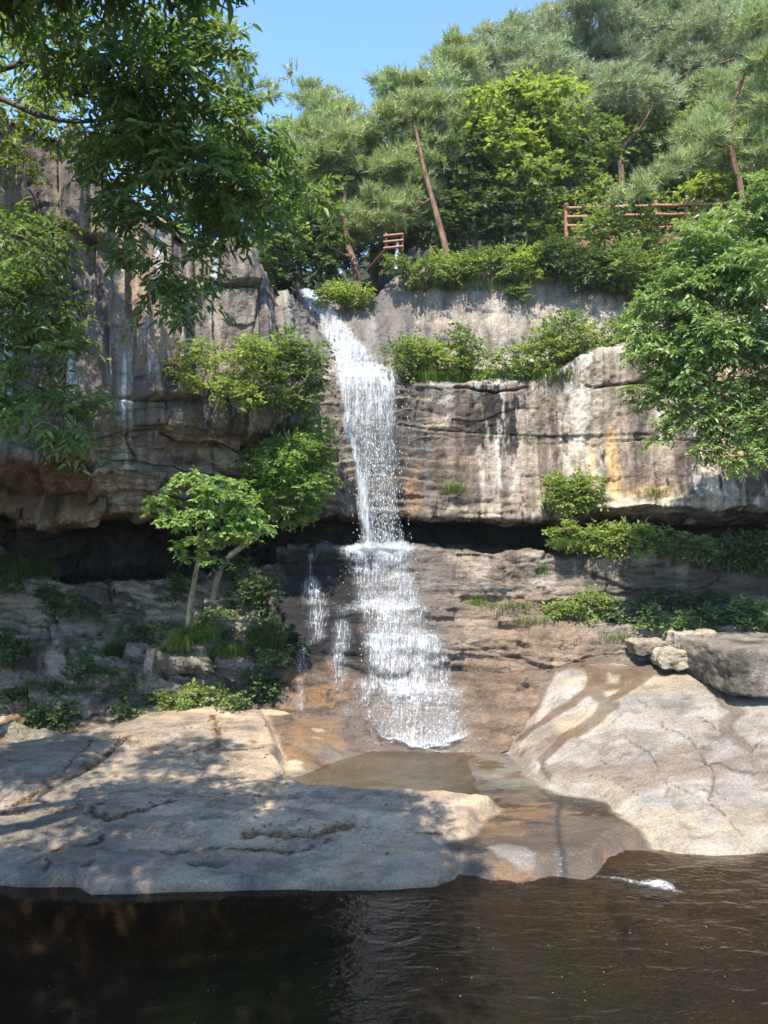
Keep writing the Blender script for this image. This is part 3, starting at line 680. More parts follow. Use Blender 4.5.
cl = cmix(cl, (.19, .165, .14), ss(.14, .32, fbm(gx * 2.4, gy * 4.5, gx * 0, 6, 749, .64)) * .6)
cr = cmix(cr, (.20, .135, .085), ss(.18, .3, fbm(gx * .55 + gy * .5, gy * .9 - gx * .3, gx * 0, 5, 753, .6)) * .5)
cr = cmix(cr, (.46, .36, .23), ss(.1, .4, fbm(gx * .6, gy * 1.4, gx * 0 + 8, 4, 761)) * .55)
cr = cmix(cr, (.50, .42, .32), ss(.5, .1, SR) * ss(13.2, 12.2, gy) * .6)
# wet run-off on the right rock
WET = [[rpt(*p) for p in q] for q in (
  ((465, 640), (700, 640), (682, 671), (661, 668), (640, 676), (620, 690), (600, 690), (585, 672), (572, 668), (558, 670), (546, 695), (538, 712), (522, 724), (500, 742), (465, 745)),)]
wn = .12 * fbm(gx * 2.2, gy * 2.2, gx * 0, 4, 771)
wetr = np.zeros(gx.shape)
for q, k in zip(WET, (1.,)): wetr = np.maximum(wetr, k * ss(-.05, .07, poly_sd(gx + wn, gy + wn, q)))
for q in ([rpt(*p) for p in ((547, 690), (560, 671), (573, 669), (587, 686), (583, 700), (560, 706), (545, 700))], [rpt(*p) for p in ((606, 672), (620, 676), (618, 684), (606, 682))]):
    wetr *= 1 - ss(-.04, .06, poly_sd(gx + wn * .5, gy + wn * .5, q))
for pts, w_ in ((((600, 668), (592, 686), (606, 702), (601, 716), (585, 728), (562, 742), (545, 756)), .11), (((588, 690), (571, 706), (546, 722), (520, 738)), .09), (((606, 702), (622, 694), (640, 680), (655, 668)), .10), (((640, 668), (664, 672), (690, 668)), .12), (((600, 716), (616, 706)), .07)):
    wetr = np.maximum(wetr, .9 * ss(w_ * 1.5, w_ * .8, seg_dist(gx + wn, gy + wn, [rpt(*p) for p in pts])))
strp = seg_dist(gx + wn, gy + wn, rcr((680, 664), (705, 680), (722, 698), (738, 714), (726, 722), (729, 734), (748, 746)))
wetr = np.maximum(wetr, .75 * ss(.16, .09, strp))
cr = cmix(cr, (.15, .105, .07), wetr * .9)
cr = cmix(cr, (.15, .085, .04), wetr * ss(0, .3, fbm(gx * 1.5, gy * 1.5, gx * 0 + 11, 4, 781)) * .7)
cr = cmix(cr, cr * .68, ss(.25, .42, fbm(gx * 3.2, gy * 4.5, gx * 0, 5, 661, .6)) * .8); cl = cmix(cl, cl * .7, ss(.25, .42, fbm(gx * 3.2, gy * 4.5, gx * 0, 5, 661, .6)) * .8)
for pts, w in ((((636, 700), (662, 722), (694, 744), (714, 772), (710, 800), (742, 834)), .018), (((655, 690), (690, 712), (735, 740), (775, 752)), .014), (((600, 760), (640, 772), (690, 790), (740, 800), (780, 806)), .012), (((560, 770), (600, 775), (650, 800), (690, 830)), .010),
               (((566, 788), (548, 774), (543, 758)), .03), (((690, 672), (730, 690), (780, 700)), .022), (((620, 735), (650, 752), (668, 790), (664, 830)), .012), (((700, 760), (740, 772), (790, 778)), .02)):
    d_ = seg_dist(gx + wob * 1.2, gy + wob * 1.2, [rpt(*p) for p in pts]); cr = cmix(cr, (.10, .08, .062), ss(w * 1.8, w * .5, d_) * ss(-.35, .1, fbm(gx * 2, gy * 2, gx * 0, 3, 757)) * .8)
iL = SL > .0; iR = (SR > -.02) & ~iL
edgeL = ss(-.1, .03, SL); edgeR = ss(-.1, .03, SR)
cl *= np.array((.93, .86, .77)); cr *= np.array((.83, .825, .80)); C = cmix(cb, (0, 0, 0), gx * 0)
C = C * (1 - edgeL[..., None]) + cl * edgeL[..., None]
C = C * (1 - edgeR[..., None]) + cr * edgeR[..., None]
C = cmix(C, (.22, .19, .16), ss(-.05, .03, SP))
wet = (1 - edgeL) * (1 - edgeR) * (1 - ss(-.05, .03, SP)); wet = np.maximum(wet, wetr * .75); wet = np.maximum(wet, ss(1.15, .9, pr))
RG = rgba(C, wet)
fc = grid_faces(*gx.shape)
fm = np.stack([m[:-1, :-1].ravel() for m in (iL, iR)])
flat = Pg.reshape(-1, 3); cflat = RG.reshape(-1, 4)
def sub_mesh(name, sel, label, cat, kind=None):
    f = fc[sel]; used = np.unique(f); mp = np.zeros(len(flat), np.int32); mp[used] = np.arange(len(used))
    o = mk(name, flat[used], mp[f], M_SLAB, col=cflat[used]); return tag(o, label, cat, kind=kind)
sub_mesh('streambed', ~(fm[0] | fm[1]), 'brown wet bed of the stream and the pool', 'stream bed', 'structure')
sub_mesh('rock_slab', fm[0], 'broad granite slab with cracks and leaf shadows at the left pool edge', 'rock slab', 'structure')
sub_mesh('rock_slab', fm[1], 'pale sloping granite slab on the right with brown wet run-off', 'rock slab', 'structure')

# ------------------------------------------------------------------ water
M_POOL = water_material('pool_water', (.44, .41, .36), 2.2, .30, (1, 1.9, 1), .03, .07)
M_STREAM = water_material('stream_water', (.78, .74, .64), 4.0, .2, (1, 1.5, 1))
wx, wy = np.meshgrid(np.arange(-13, 13.1, .2), np.arange(2.2, 10.9, .15))
o = mk('pool_water', np.stack((wx, wy, wx * 0), -1), grid_faces(*wx.shape), M_POOL); tag(o, 'dark still pool in the foreground', 'pool', kind='structure')
wx, wy = np.meshgrid(np.arange(-1.9, 3.6, .05), np.arange(11.6, 15.4, .05))
wz = np.full(wx.shape, .165)
o = mk('stream_water', np.stack((wx, wy, wz), -1), grid_faces(*wx.shape), M_STREAM); tag(o, 'shallow clear water between the slabs below the fall', 'stream', kind='structure')

M_FALL = white_water_material('falling_water', 15., 1.3, .0, .20)
M_CASC = white_water_material('cascade_water', 13., 2.6, .0, .24)
M_FINE = white_water_material('fine_water', 26., 2.6, .0, .2)
M_FOAM = white_water_material('foam', 7., 7., .0, .2, distort=2.5)
M_DROP = plain('water_drop', (.7, .72, .74), .2, 5, .02)
def ribbon(name, rows, mat, parent, nu=60, step=.03, rough=.05, seed=0, off=0., dscale=1., edge=.22, conform=None, ragged=.06, bowl=0.):
    """rows: (py, left px, right px, Y, density); a sheet of water running down through them"""
    Rr = np.array(rows, float)
    A = at(Rr[:, 1], Rr[:, 0], Rr[:, 3]); B = at(Rr[:, 2], Rr[:, 0], Rr[:, 3])
    L = np.r_[0, np.cumsum(np.linalg.norm(np.diff((A + B) / 2, axis=0), axis=1))]
    n = max(8, int(L[-1] / step)); v = np.linspace(0, L[-1], n)
    A = np.stack([np.interp(v, L, A[:, i]) for i in range(3)], 1); B = np.stack([np.interp(v, L, B[:, i]) for i in range(3)], 1)
    D = np.interp(v, L, Rr[:, 4])
    for _ in range(4):
        A[1:-1] = (A[:-2] + 2 * A[1:-1] + A[2:]) / 4; B[1:-1] = (B[:-2] + 2 * B[1:-1] + B[2:]) / 4
    u = np.linspace(0, 1, nu)
    P = A[:, None] * (1 - u[None, :, None]) + B[:, None] * u[None, :, None]
    uu = P[..., 0]; vv = np.repeat(v[:, None], nu, 1)
    bow = np.sin(u * math.pi)[None] * .08
    P[..., 1] -= (0 if conform is not None else bow) + off + rough * 2 * fbm(uu * 5, vv * .8, uu * 0, 4, seed + 801)
    P[..., 0] += .05 * fbm(vv * 1.2, uu * 2, uu * 0, 3, seed + 811)
    P[..., 2] += bowl * (2 * u[None] - 1) ** 2 * (v[:, None] / L[-1]) ** 6
    P[..., 2] += ragged * fbm(uu * 3.5, vv * .3, uu * 0 + seed, 4, seed + 831)
    if conform is not None:      # lie on the rock
        C3 = np.array((0, 0, EYE)); dg = bpy.context.evaluated_depsgraph_get(); H = P[..., 1].copy()
        for a_ in range(0, n):
            for b_ in range(nu):
                d_ = P[a_, b_] - C3
                ok, l_, *_r = SC.ray_cast(dg, Vector(C3), Vector(d_).normalized(), distance=60)
                if ok: H[a_, b_] = np.clip(l_[1], P[a_, b_, 1] - 1.2, P[a_, b_, 1] + 1.2)
        for _ in range(3):
            H[1:-1] = np.minimum(H[1:-1], (H[:-2] + 2 * H[1:-1] + H[2:]) / 4); H[:, 1:-1] = np.minimum(H[:, 1:-1], (H[:, :-2] + 2 * H[:, 1:-1] + H[:, 2:]) / 4)
        P = C3 + (P - C3) * ((H - conform) / P[..., 1])[..., None]
    e = np.minimum(u, 1 - u)[None] / edge + .9 * fbm(uu * .6, vv * 1.7, uu * 0 + seed, 4, seed + 841) * (np.minimum(u, 1 - u)[None] < edge * 1.6)
    den = D[:, None] * dscale * np.clip(e, 0, 1) ** .6 - .25 * (1 - np.clip(e, 0, 1))
    den = den * 1.22 + .2 * fbm(uu * 2.0, vv * .9, uu * 0 + seed, 4, seed + 821)
    return mk(name, P - np.array(parent.location), grid_faces(*P.shape[:2]), mat, parent, extra={'fu': uu + seed * 3.1, 'fv': vv, 'dens': den})
bpy.context.view_layer.update()
wf = empty('waterfall', at(385, 548, 17.8), 'white waterfall dropping from the cliff notch and fanning over rock steps', 'waterfall')
CH = ((290, 296, 318, 21.3, .6), (297, 299, 322, 20.95, .75), (312, 309, 340, 20.45, .62), (328, 318, 352, 20.0, .55), (345, 323, 366, 19.35, .66), (360, 329, 382, 18.9, .58), (371, 332, 396, 18.4, .7), (377, 332, 402, 18.2, .8))
ribbon('chute', CH, M_CASC, wf, 50, .04, .03, 1, .0, conform=.05)
ribbon('chute_foam', [(a, b + 3, c - 2, d, e * 1.02) for a, b, c, d, e in CH], M_FALL, wf, 50, .04, .03, 2, .0, conform=.10)
FA = ((366, 334, 396, 18.3, .05), (374, 333, 400, 18.12, .45), (382, 333, 403, 18.0, .68), (392, 334, 403, 17.95, .62), (420, 338, 404, 17.85, .52), (460, 346, 404, 17.80, .44), (500, 354, 404, 17.76, .38), (530, 357, 405, 17.74, .36), (549, 352, 410, 17.74, .55))
FA = [(a, b, c, d, e * .86) for a, b, c, d, e in FA]
ribbon('fall', FA, M_FALL, wf, 70, .03, .08, 3, .0, edge=.16)
ribbon('fall_veil', [(a, b + 5, c - 2, d, e * .9) for a, b, c, d, e in FA], M_FINE, wf, 70, .03, .14, 4, -.14, edge=.2)
ribbon('fall_strand', ((368, 330, 346, 18.3, .1), (382, 334, 352, 18.0, .75), (430, 341, 358, 17.75, .8), (480, 354, 370, 17.66, .78), (549, 361, 377, 17.66, .6)), M_FALL, wf, 24, .03, .06, 5, .05, edge=.45)
CA = ((543, 338, 418, 18.0, .5), (549, 332, 424, 17.72, .82), (556, 338, 424, 17.52, .7), (578, 346, 424, 17.42, .46), (600, 344, 428, 17.25, .56), (606, 342, 434, 16.75, .78), (616, 350, 434, 16.62, .55), (632, 352, 440, 16.5, .55), (637, 352, 452, 16.2, .75), (655, 352, 458, 16.05, .52), (679, 352, 464, 15.88, .52), (687, 348, 468, 15.8, .68), (696, 348, 470, 15.6, .42), (722, 356, 474, 15.25, .34), (738, 370, 472, 15.0, .42), (747, 378, 476, 14.85, .65))
CA = [(a, b, c, d, e * .72 if 550 < a < 740 else e) for a, b, c, d, e in CA]
ribbon('cascade', CA, M_CASC, wf, 84, .035, .03, 6, .0, 1., .16, conform=.05, ragged=.1, bowl=.28)
ribbon('cascade_foam', [(a, b + 6, c - 4, d, e * 1.) for a, b, c, d, e in CA], M_FINE, wf, 84, .035, .03, 7, .0, 1., .25, conform=.11, ragged=.1, bowl=.25)
ribbon('trickle', ((549, 304, 318, 17.7, .1), (556, 302, 320, 17.45, .5), (580, 300, 324, 17.4, .55), (600, 297, 330, 17.3, .42), (607, 296, 344, 16.9, .45), (620, 300, 334, 16.65, .42), (636, 302, 334, 16.5, .45), (646, 300, 326, 16.4, .12)), M_FINE, wf, 26, .03, .03, 8, .0, edge=.45, conform=.05)
ribbon('trickle', ((632, 294, 312, 16.4, .08), (650, 291, 313, 16.2, .4), (680, 288, 314, 16.1, .5), (705, 286, 312, 15.7, .4), (716, 286, 316, 15.5, .05)), M_FINE, wf, 26, .03, .03, 10, .0, edge=.45, conform=.05)
ribbon('trickle', ((604, 326, 352, 16.9, .1), (625, 326, 356, 16.6, .4), (660, 324, 358, 16.1, .5), (686, 322, 356, 15.9, .4), (704, 322, 356, 15.6, .05)), M_FINE, wf, 30, .03, .03, 12, .0, edge=.45, conform=.05)
ribbon('ledge_splash', ((542, 300, 440, 18.05, .2), (548, 286, 444, 17.75, .56), (554, 306, 430, 17.6, .3)), M_FOAM, wf, 90, .02, .03, 11, .0, edge=.4, conform=.06)
ribbon('ledge_splash', ((601, 306, 430, 17.05, .15), (607, 296, 436, 16.75, .5), (614, 316, 438, 16.65, .15)), M_FOAM, wf, 90, .02, .03, 12, .0, edge=.4, conform=.08)
ribbon('ledge_splash', ((680, 340, 474, 16.05, .15), (689, 336, 478, 15.75, .5), (700, 346, 474, 15.6, .2), (716, 356, 474, 15.4, .25), (736, 372, 470, 15.1, .3)), M_FOAM, wf, 90, .02, .03, 13, .0, edge=.3, conform=.08)
# drops flying from the fall
def drops(name, n, gen, parent):
    c, a, l = gen(n)
    T = np.array(((1, 0, 0), (0, 1, 0), (-1, 0, 0), (0, -1, 0), (0, 0, 1), (0, 0, -1)), float)
    V = c[:, None] + T[None] * np.stack((a, a, l), -1)[:, None]
    f = np.array(((0, 1, 4), (1, 2, 4), (2, 3, 4), (3, 0, 4), (1, 0, 5), (2, 1, 5), (3, 2, 5), (0, 3, 5)))
    Fc = (f[None] + np.arange(n)[:, None, None] * 6).reshape(-1, 3)
    o = mk(name, V.reshape(-1, 3) - np.array(parent.location), Fc, M_DROP, parent); o['kind'] = 'stuff'; return o
def gen_fall(n):
    t = rng.random(n) ** .7; py = 378 + 170 * t
    Rr = np.array(FA); l = np.interp(py, Rr[:, 0], Rr[:, 1]); r = np.interp(py, Rr[:, 0], Rr[:, 2]); y = np.interp(py, Rr[:, 0], Rr[:, 3])
    px = l + (r - l) * np.clip(.5 + rng.normal(0, .24, n), -.06, 1.08)
    return at(px, py, y + rng.normal(0, .18, n)), rng.uniform(.003, .008, n), rng.uniform(.008, .04, n) 
def gen_casc(n):
    Rr = np.array(CA); py = 545 + 200 * rng.random(n)
    l = np.interp(py, Rr[:, 0], Rr[:, 1]); r = np.interp(py, Rr[:, 0], Rr[:, 2]); y = np.interp(py, Rr[:, 0], Rr[:, 3])
    px = l + (r - l) * np.clip(.5 + rng.normal(0, .25, n), -.06, 1.08)
    return at(px, py, y - .1 - np.abs(rng.normal(0, .15, n))), rng.uniform(.004, .009, n), rng.uniform(.006, .022, n)
drops('spray', 1500, gen_fall, wf); drops('cascade_spray', 700, gen_casc, wf)
def foam_patch(label, poly, dens, zz, seed, name='foam'):
    pts = np.array([at(px, py, (zz - EYE) / ((sP + (512 - py) / F * cP) / (cP - (512 - py) / F * sP)))[:2] for px, py in poly])
    a, b = pts.min(0) - .1, pts.max(0) + .1
    X, Y = np.meshgrid(np.arange(a[0], b[0], .025), np.arange(a[1], b[1], .025))
    sd = poly_sd(X, Y, [tuple(p) for p in pts])
    D = dens * ss(-.08, .12, sd) - .5 * ss(.0, -.1, sd) + .25 * fbm(X * 3, Y * 3, X * 0, 3, seed)
    Z = zz + .02 + .05 * np.maximum(0, D) * fbm(X * 6, Y * 6, X * 0, 3, seed + 2)
    P = np.stack((X, Y, Z), -1); loc = (*pts.mean(0), zz)
    o = mk(name, P, grid_faces(*X.shape), M_FOAM, extra={'fu': X, 'fv': Y, 'dens': D}, loc=loc); return tag(o, label, 'foam')
foam_patch('white foam where the cascade meets the upper pool', ((372, 736), (398, 748), (440, 754), (480, 753), (500, 748), (474, 741), (430, 742)), .72, .175, 901)
foam_patch('small white rapid pouring into the pool below the right slab', ((588, 877), (606, 879), (630, 884), (655, 889), (684, 895), (672, 886), (660, 881), (640, 883), (615, 879)), 1.05, .03, 911)
foam_patch('thin line of bubbles where the stream slips into the pool', ((553, 852), (560, 853), (566, 875), (556, 879)), .55, .15, 921)

# ------------------------------------------------------------------ foliage
def sample_twigs(blobs, m, layers, flat, spread, gap=.0, seed=0):
    """points and outward directions of twigs gathered in sprays through each crown lobe"""
    Bc = np.array([b[0] for b in blobs]); Br = np.array([b[1] for b in blobs])
    w = (Br[:, 0] * Br[:, 2]) ; w = w / w.sum(); O = []; D = []; cl = []; global SPRAY; SPRAY = []
    for c, r, k in zip(Bc, Br, w):
        n = max(6, int(m * k)); q = layers if n > 60 else max(4, layers // 2)
        d = unit(rng.normal(0, 1, (q, 3)) + np.array((0, 0, .12))); rad = rng.uniform(.35, 1, q) ** .55
        cc = c + d * rad[:, None] * r * .82
        wt = rng.uniform(.4, 1.4, q); i = rng.choice(q, n, p=wt / wt.sum())
        off = rng.normal(0, 1, (n, 3)) * r * spread * np.array((1, 1, flat))
        out = unit(cc - c)[i]; hor = np.hypot(off[:, 0], off[:, 1])
        off[:, 2] -= hor * .25
        SPRAY.append(rng.normal(0, .17, q)[i]); O.append(cc[i] + off); D.append(unit(unit(off + 1e-6) * .8 + out * .9 + rng.normal(0, .35, (n, 3)))); cl.append((c, cc))
    SPRAY = np.concatenate(SPRAY); return np.concatenate(O), np.concatenate(D), cl
def leaf_arrays(O, D, L, W, per, twig, nice=False, hang=0., upn=.9):
    n = len(O); t = (np.arange(per) + .5) / per
    side = np.where(np.arange(per) % 2 == 0, 1., -1.)
    up = np.array((0, 0, 1.)); S = unit(np.cross(D, up) + rng.normal(0, .15, (n, 3)))
    l = twig * rng.uniform(.6, 1.3, n)
    B = O[:, None] + D[:, None] * (l[:, None] * t[None])[..., None]; B[..., 2] -= (hang * .6 * l[:, None] * t[None] ** 2)
    d = unit(D[:, None] * .6 + S[:, None] * side[None, :, None] + rng.normal(0, .35, (n, per, 3)) + np.array((0, 0, -hang)))
    nr = unit(up * upn + rng.normal(0, .45, (n, per, 3))); s = unit(np.cross(d, nr)); nr = np.cross(s, d)
    Ls = (L * rng.uniform(.6, 1.25, (n, per)))[..., None]; Ws = Ls * (W / L)
    tn = np.repeat(np.clip(.5 + SPRAY[:, None] + rng.normal(0, .1, n)[:, None] + rng.normal(0, .2, (n, per)), 0, 1)[..., None], 6 if nice else 4, 2)
    if nice:
        V = np.stack((B, B + d * Ls * .3 + s * Ws * .46 + nr * Ws * .14, B + d * Ls * .66 + s * Ws * .40 + nr * Ws * .08 - up * Ls * .05, B + d * Ls - up * Ls * .14,
                      B + d * Ls * .66 - s * Ws * .40 + nr * Ws * .08 - up * Ls * .05, B + d * Ls * .3 - s * Ws * .46 + nr * Ws * .14), 2)
        f = np.array(((0, 1, 2, 3), (0, 3, 4, 5))); k = 6
    else:
        V = np.stack((B, B + d * Ls * .5 + s * Ws * .5 + nr * Ws * .12, B + d * Ls, B + d * Ls * .5 - s * Ws * .5 + nr * Ws * .12), 2)
        f = np.array(((0, 1, 2, 3),)); k = 4
    N_ = n * per
    return V.reshape(-1, 3), (f[None] + np.arange(N_)[:, None, None] * k).reshape(-1, 4), tn.ravel()
def needle_arrays(O, D, L, W, per):
    n = len(O); d = unit(D[:, None] * .75 + np.array((0, 0, .35)) + rng.normal(0, .5, (n, per, 3)))
    s = unit(np.cross(d, rng.normal(0, 1, (n, per, 3)))); Ls = (L * rng.uniform(.6, 1.2, (n, per)))[..., None]
    B = O[:, None] + d * .02 + D[:, None] * (rng.uniform(-.5, .5, (n, per, 1)) * L)
    V = np.stack((B - s * W / 2, B + s * W / 2, B + d * Ls), 2)
    tn = np.repeat(np.clip(.5 + 1.3 * SPRAY[:, None] + rng.normal(0, .1, n)[:, None] + rng.normal(0, .15, (n, per)), 0, 1)[..., None], 3, 2)
    return V.reshape(-1, 3), np.arange(n * per * 3).reshape(-1, 3), tn.ravel()
def blobs_px(bl, Y):
    out = []
    for b in bl:
        px, py, r = b[:3]; y = Y + (b[3] if len(b) > 3 else rng.normal(0, .35) * r * Y / F * 1.2); q = b[4] if len(b) > 4 else .85
        rr = r * y / F; out.append((at(px, py, y), np.array((rr, rr, rr * q))))
    return out
KINDS = {   # leaf length, width, leaves per twig, twig length, leaf area index, spray flatness, spread, sprays per lobe
    'fore':  (.105, .036, 9, .24, 5.2, .32, .25, 22),
    'back':  (.11, .06, 7, .2, 5.0, .4, .3, 16),
    'maple': (.11, .075, 7, .17, 8., .22, .27, 20),
    'shrubtree': (.10, .05, 8, .2, 8., .3, .28, 20),
    'bank':  (.11, .044, 9, .22, 9.5, .3, .26, 28),
    'hill':  (.20, .11, 8, .3, 7.0, .3, .29, 20),
    'bush':  (.10, .05, 7, .16, 6.5, .5, .32, 14),
}
def crown(blobs, kind, lai=1., hang=.15):
    L, W, per, tw, la, flat, spr, lay = KINDS[kind]
    area = sum(math.pi * r[0] * r[2] for c, r in blobs)
    m = int(area * la * lai / (L * W * .62) / per)
    O, D, cl = sample_twigs(blobs, m, lay, flat, spr)
    return (*leaf_arrays(O, D, L, W, per, tw, kind in ('fore', 'bank', 'maple'), hang), cl)
def pine_crown(blobs, dens=1., L=.26, W=.026, per=16):
    area = sum(math.pi * r[0] * r[2] for c, r in blobs)
    m = int(area * 120 * dens)
    O, D, cl = sample_twigs(blobs, m, 26, .26, .19)
    D = unit(D + np.array((0, 0, .35)))
    return (*needle_arrays(O, D, L, W, per), cl)
def limbs(tb, trunk, tr, cl, thin, k=5, low=True):
    tr = np.broadcast_to(tr, (len(trunk),))
    nodes = [p for p in trunk[len(trunk) // 3:]]; rad = [r for r in tr[len(trunk) // 3:]]
    todo = list(cl)
    while todo:
        Nn = np.array(nodes); best = None
        for q, (c, cc) in enumerate(todo):
            d = np.linalg.norm(Nn - c, axis=1) + np.maximum(0, Nn[:, 2] - c[2] - .2) * .5; i = int(np.argmin(d))
            if best is None or d[i] < best[0]: best = (d[i], q, i)
        _, q, i = best; c, cc = todo.pop(q); a = nodes[i]; L = np.linalg.norm(c - a)
        r0 = min(rad[i] * .7, thin * 1.6 + .012 * L); r1 = max(thin * .55, r0 * .6)
        p = bend(a, c, 7, .10, .05); tb.add(p, np.linspace(r0, r1, 7), 6)
        for t_ in (3, 4, 5, 6): nodes.append(p[t_]); rad.append(r0 + (r1 - r0) * t_ / 6)
        for w in cc[:k]:
            j = int(np.argmin(np.linalg.norm(p - w, axis=1))); tb.add(bend(p[j], w, 5, .1, .04), np.linspace(min(r1, thin * .5), thin * .2, 5), 4)
def tree(name, label, group, trunk, r0, r1, bl, Y, kind, leaf, bark, lai=1., hang=.15, thin=.02, k=5, extra=(), ntr=14, cat='tree', above=()):
    """trunk: (px, py, Y) points from the foot up; bl: crown lobes"""
    T = spline([at(*p) for p in trunk], ntr); T[0, 2] -= .15
    root = empty(name, T[0], label, cat, group)
    if Y > 19: bl = [(b[0], b[1], b[2] * 1.22, *b[3:]) for b in bl]
    blobs = blobs_px(bl, Y) + [(np.array(w[:3], float), np.array((w[3], w[3], w[3] * .7))) for w in above]
    res = pine_crown(blobs, lai) if kind == 'pine' else crown(blobs, kind, lai, hang)
    V, Fc, tn, cl = res
    tb = Tubes(); tr = np.linspace(r0, r1, ntr); tb.add(T, tr, 9); limbs(tb, T, tr, cl, thin, k)
    for pts, a, b in extra: q = spline([at(*p) for p in pts], 12); tb.add(q, np.linspace(a, b, 12), 6)
    tb.build('trunk', bark, root)
    mk('crown', V - T[0], Fc, leaf, root, False, tint=tn)
    return root
def plantlet(name, label, cat, group, px, py, w, h, leaf, kind='bush', Y=None, lai=1., lift=.5, nb=None):
    """a bush w x h pixels big whose foot is at the picture place (px, py)"""
    p = at(px, py, Y) if Y else hit(px, py)[0]; k = p[1] / F
    root = empty(name, p, label, cat, group); nb = nb or max(3, int(w / max(8, h * .35)))
    bl = []
    for i in range(nb):
        u = (i + .5) / nb - .5; hh = h * (1 - 1.1 * u * u) * rng.uniform(.7, 1.1)
        c = p + np.array((u * w * k, rng.normal(0, .1) * w * k - .05, hh * k * lift)); rr = max(w / nb * .75, h * .28)
        bl.append((c, np.array((rr * k, rr * k * 1.1, hh * .5 * k))))
    V, Fc, tn, cl = crown(bl, kind, lai)
    tb = Tubes()
    for c, cc in cl:
        tb.add(bend(p - np.array((0, -.1, .12)), c, 5, .06), np.linspace(.014, .007, 5), 4)
        for q in cc[:3]: tb.add(bend(c, q, 4, .06), np.linspace(.006, .003, 4), 4)
    tb.build('stem', M_BARK, root); mk('foliage', V - p, Fc, leaf, root, False, tint=tn); return root
def tuft(name, label, cat, group, px, py, w, h, n, leaf, droop=.95, Y=None, depth=.25):
    """grass blades growing along w pixels of ledge, h pixels long"""
    m = max(3, int(w / 6)); xs = np.linspace(-w / 2, w / 2, m)
    if Y: base_ = at(px + xs, py, Y)
    else: base_ = np.array([hit(px + x, py + .5 * math.sin(x))[0] for x in xs])
    c = base_[m // 2]; a_ = b_ = m // 2
    while a_ > 0 and np.linalg.norm(base_[a_ - 1] - base_[a_]) < .35: a_ -= 1
    while b_ < m - 1 and np.linalg.norm(base_[b_ + 1] - base_[b_]) < .35: b_ += 1
    base_ = base_[a_:b_ + 1]; base_ = np.concatenate([base_[:-1] * (1 - t) + base_[1:] * t for t in (0, .25, .5, .75)]) if len(base_) > 1 else base_
    k = c[1] / F; n = int(n * 2.2); i = rng.integers(0, len(base_), n)
    B = base_[i] + np.stack((rng.normal(0, 5 * k, n), rng.uniform(-.12, depth, n), rng.normal(-.02, .03, n)), 1)
    L = h * k * rng.uniform(.5, 1.15, n); a = rng.uniform(0, 2 * math.pi, n); lean = rng.uniform(.15, 1., n) * droop
    hx = np.stack((np.cos(a), np.sin(a) * .8 - .35, a * 0), 1); up = np.array((0, 0, 1.))
    S = unit(np.cross(hx + .01, up)) * (.004 + .004 * rng.random(n))[:, None]
    M1 = B + up * (L * .55)[:, None] + hx * (L * lean * .35)[:, None]
    Tp = B + up * (L * (1 - lean * .75))[:, None] + hx * (L * lean * 1.0)[:, None]
    V = np.stack((B - S, B + S, M1 + S * .8, M1 - S * .8, Tp + S * .15, Tp - S * .15), 1)
    f = np.array(((0, 1, 2, 3), (3, 2, 4, 5)))
    tn = np.repeat(np.clip(.5 + rng.normal(0, .25, n), 0, 1), 6)
    o = mk(name, V.reshape(-1, 3), (f[None] + np.arange(n)[:, None, None] * 6).reshape(-1, 4), leaf, None, False, tint=tn, loc=c)
    return tag(o, label, cat, group)
bpy.context.view_layer.update()

# ---- trees on the hill
HG = 'pines on the hill above the cliff'; BG = 'broadleaf trees on the hill above the cliff'
def zt(px, Y, dz=0.):           # foot of a hill tree
    p = at(px, 250, Y); return (px, float(pyz(hill_z(p[0], p[1]) + dz, Y)), Y)
tree('pine_tree', 'pale pine with low bare side limb, just above the lip of the waterfall', HG, [zt(360, 23.5), (356, 268, 23.5), (348, 243, 23.8), (345, 200, 24), (352, 110, 24.5)], .13, .04,
     [(335, 116, 26), (308, 140, 22), (350, 148, 28), (385, 130, 26), (318, 178, 24), (365, 185, 26), (303, 212, 24), (345, 222, 26), (392, 168, 26), (326, 240, 18), (296, 180, 20), (372, 212, 24), (330, 150, 26), (318, 258, 10, .3, .6)], 24.5, 'pine', L_PINE, M_PBARK, extra=[(((353, 258, 23.7), (330, 251, 23.5), (306, 257, 23.4)), .06, .02)])
tree('pine_tree', 'pine with leaning bare reddish trunk beside the small red rail', HG, [zt(452, 22.6), (446, 250, 22.6), (434, 205, 22.8), (424, 168, 23), (414, 120, 23.4)], .12, .04,
     [(402, 95, 24), (385, 84, 12), (420, 112, 22), (436, 84, 20), (448, 108, 20), (424, 142, 20), (405, 160, 20), (412, 190, 20), (428, 118, 20), (398, 212, 18), (440, 150, 20), (432, 196, 12), (384, 120, 18)], 23.6, 'pine', L_PINE, M_PBARK, k=3)
tree('pine_tree', 'grey green pine with spiky top against the open sky', HG, [zt(498, 30), (500, 200, 30), (495, 60, 30)], .2, .05,
     [(440, 66, 16), (470, 58, 22), (500, 48, 24), (520, 85, 25), (480, 98, 25), (455, 122, 20), (540, 58, 24), (452, 40, 6, 0, 1.8), (515, 28, 14), (505, 120, 24)], 30, 'pine', L_PINE2, M_PBARK)
tree('pine_tree', 'pine with forked orange trunk and flat umbrella crown left of the boardwalk', HG, [zt(623, 26.5), (622, 200, 26.5), (620, 150, 26.6), (614, 100, 26.8)], .15, .06,
     [(600, 100, 26), (640, 102, 24), (570, 112, 20), (662, 94, 18), (618, 86, 24), (585, 84, 18)], 26.8, 'pine', L_PINE2, M_PBARK, extra=[(((620, 150, 26.6), (604, 124, 26.6), (590, 112, 26.7)), .09, .04), (((620, 150, 26.6), (640, 128, 26.5), (654, 104, 26.5)), .08, .03)])
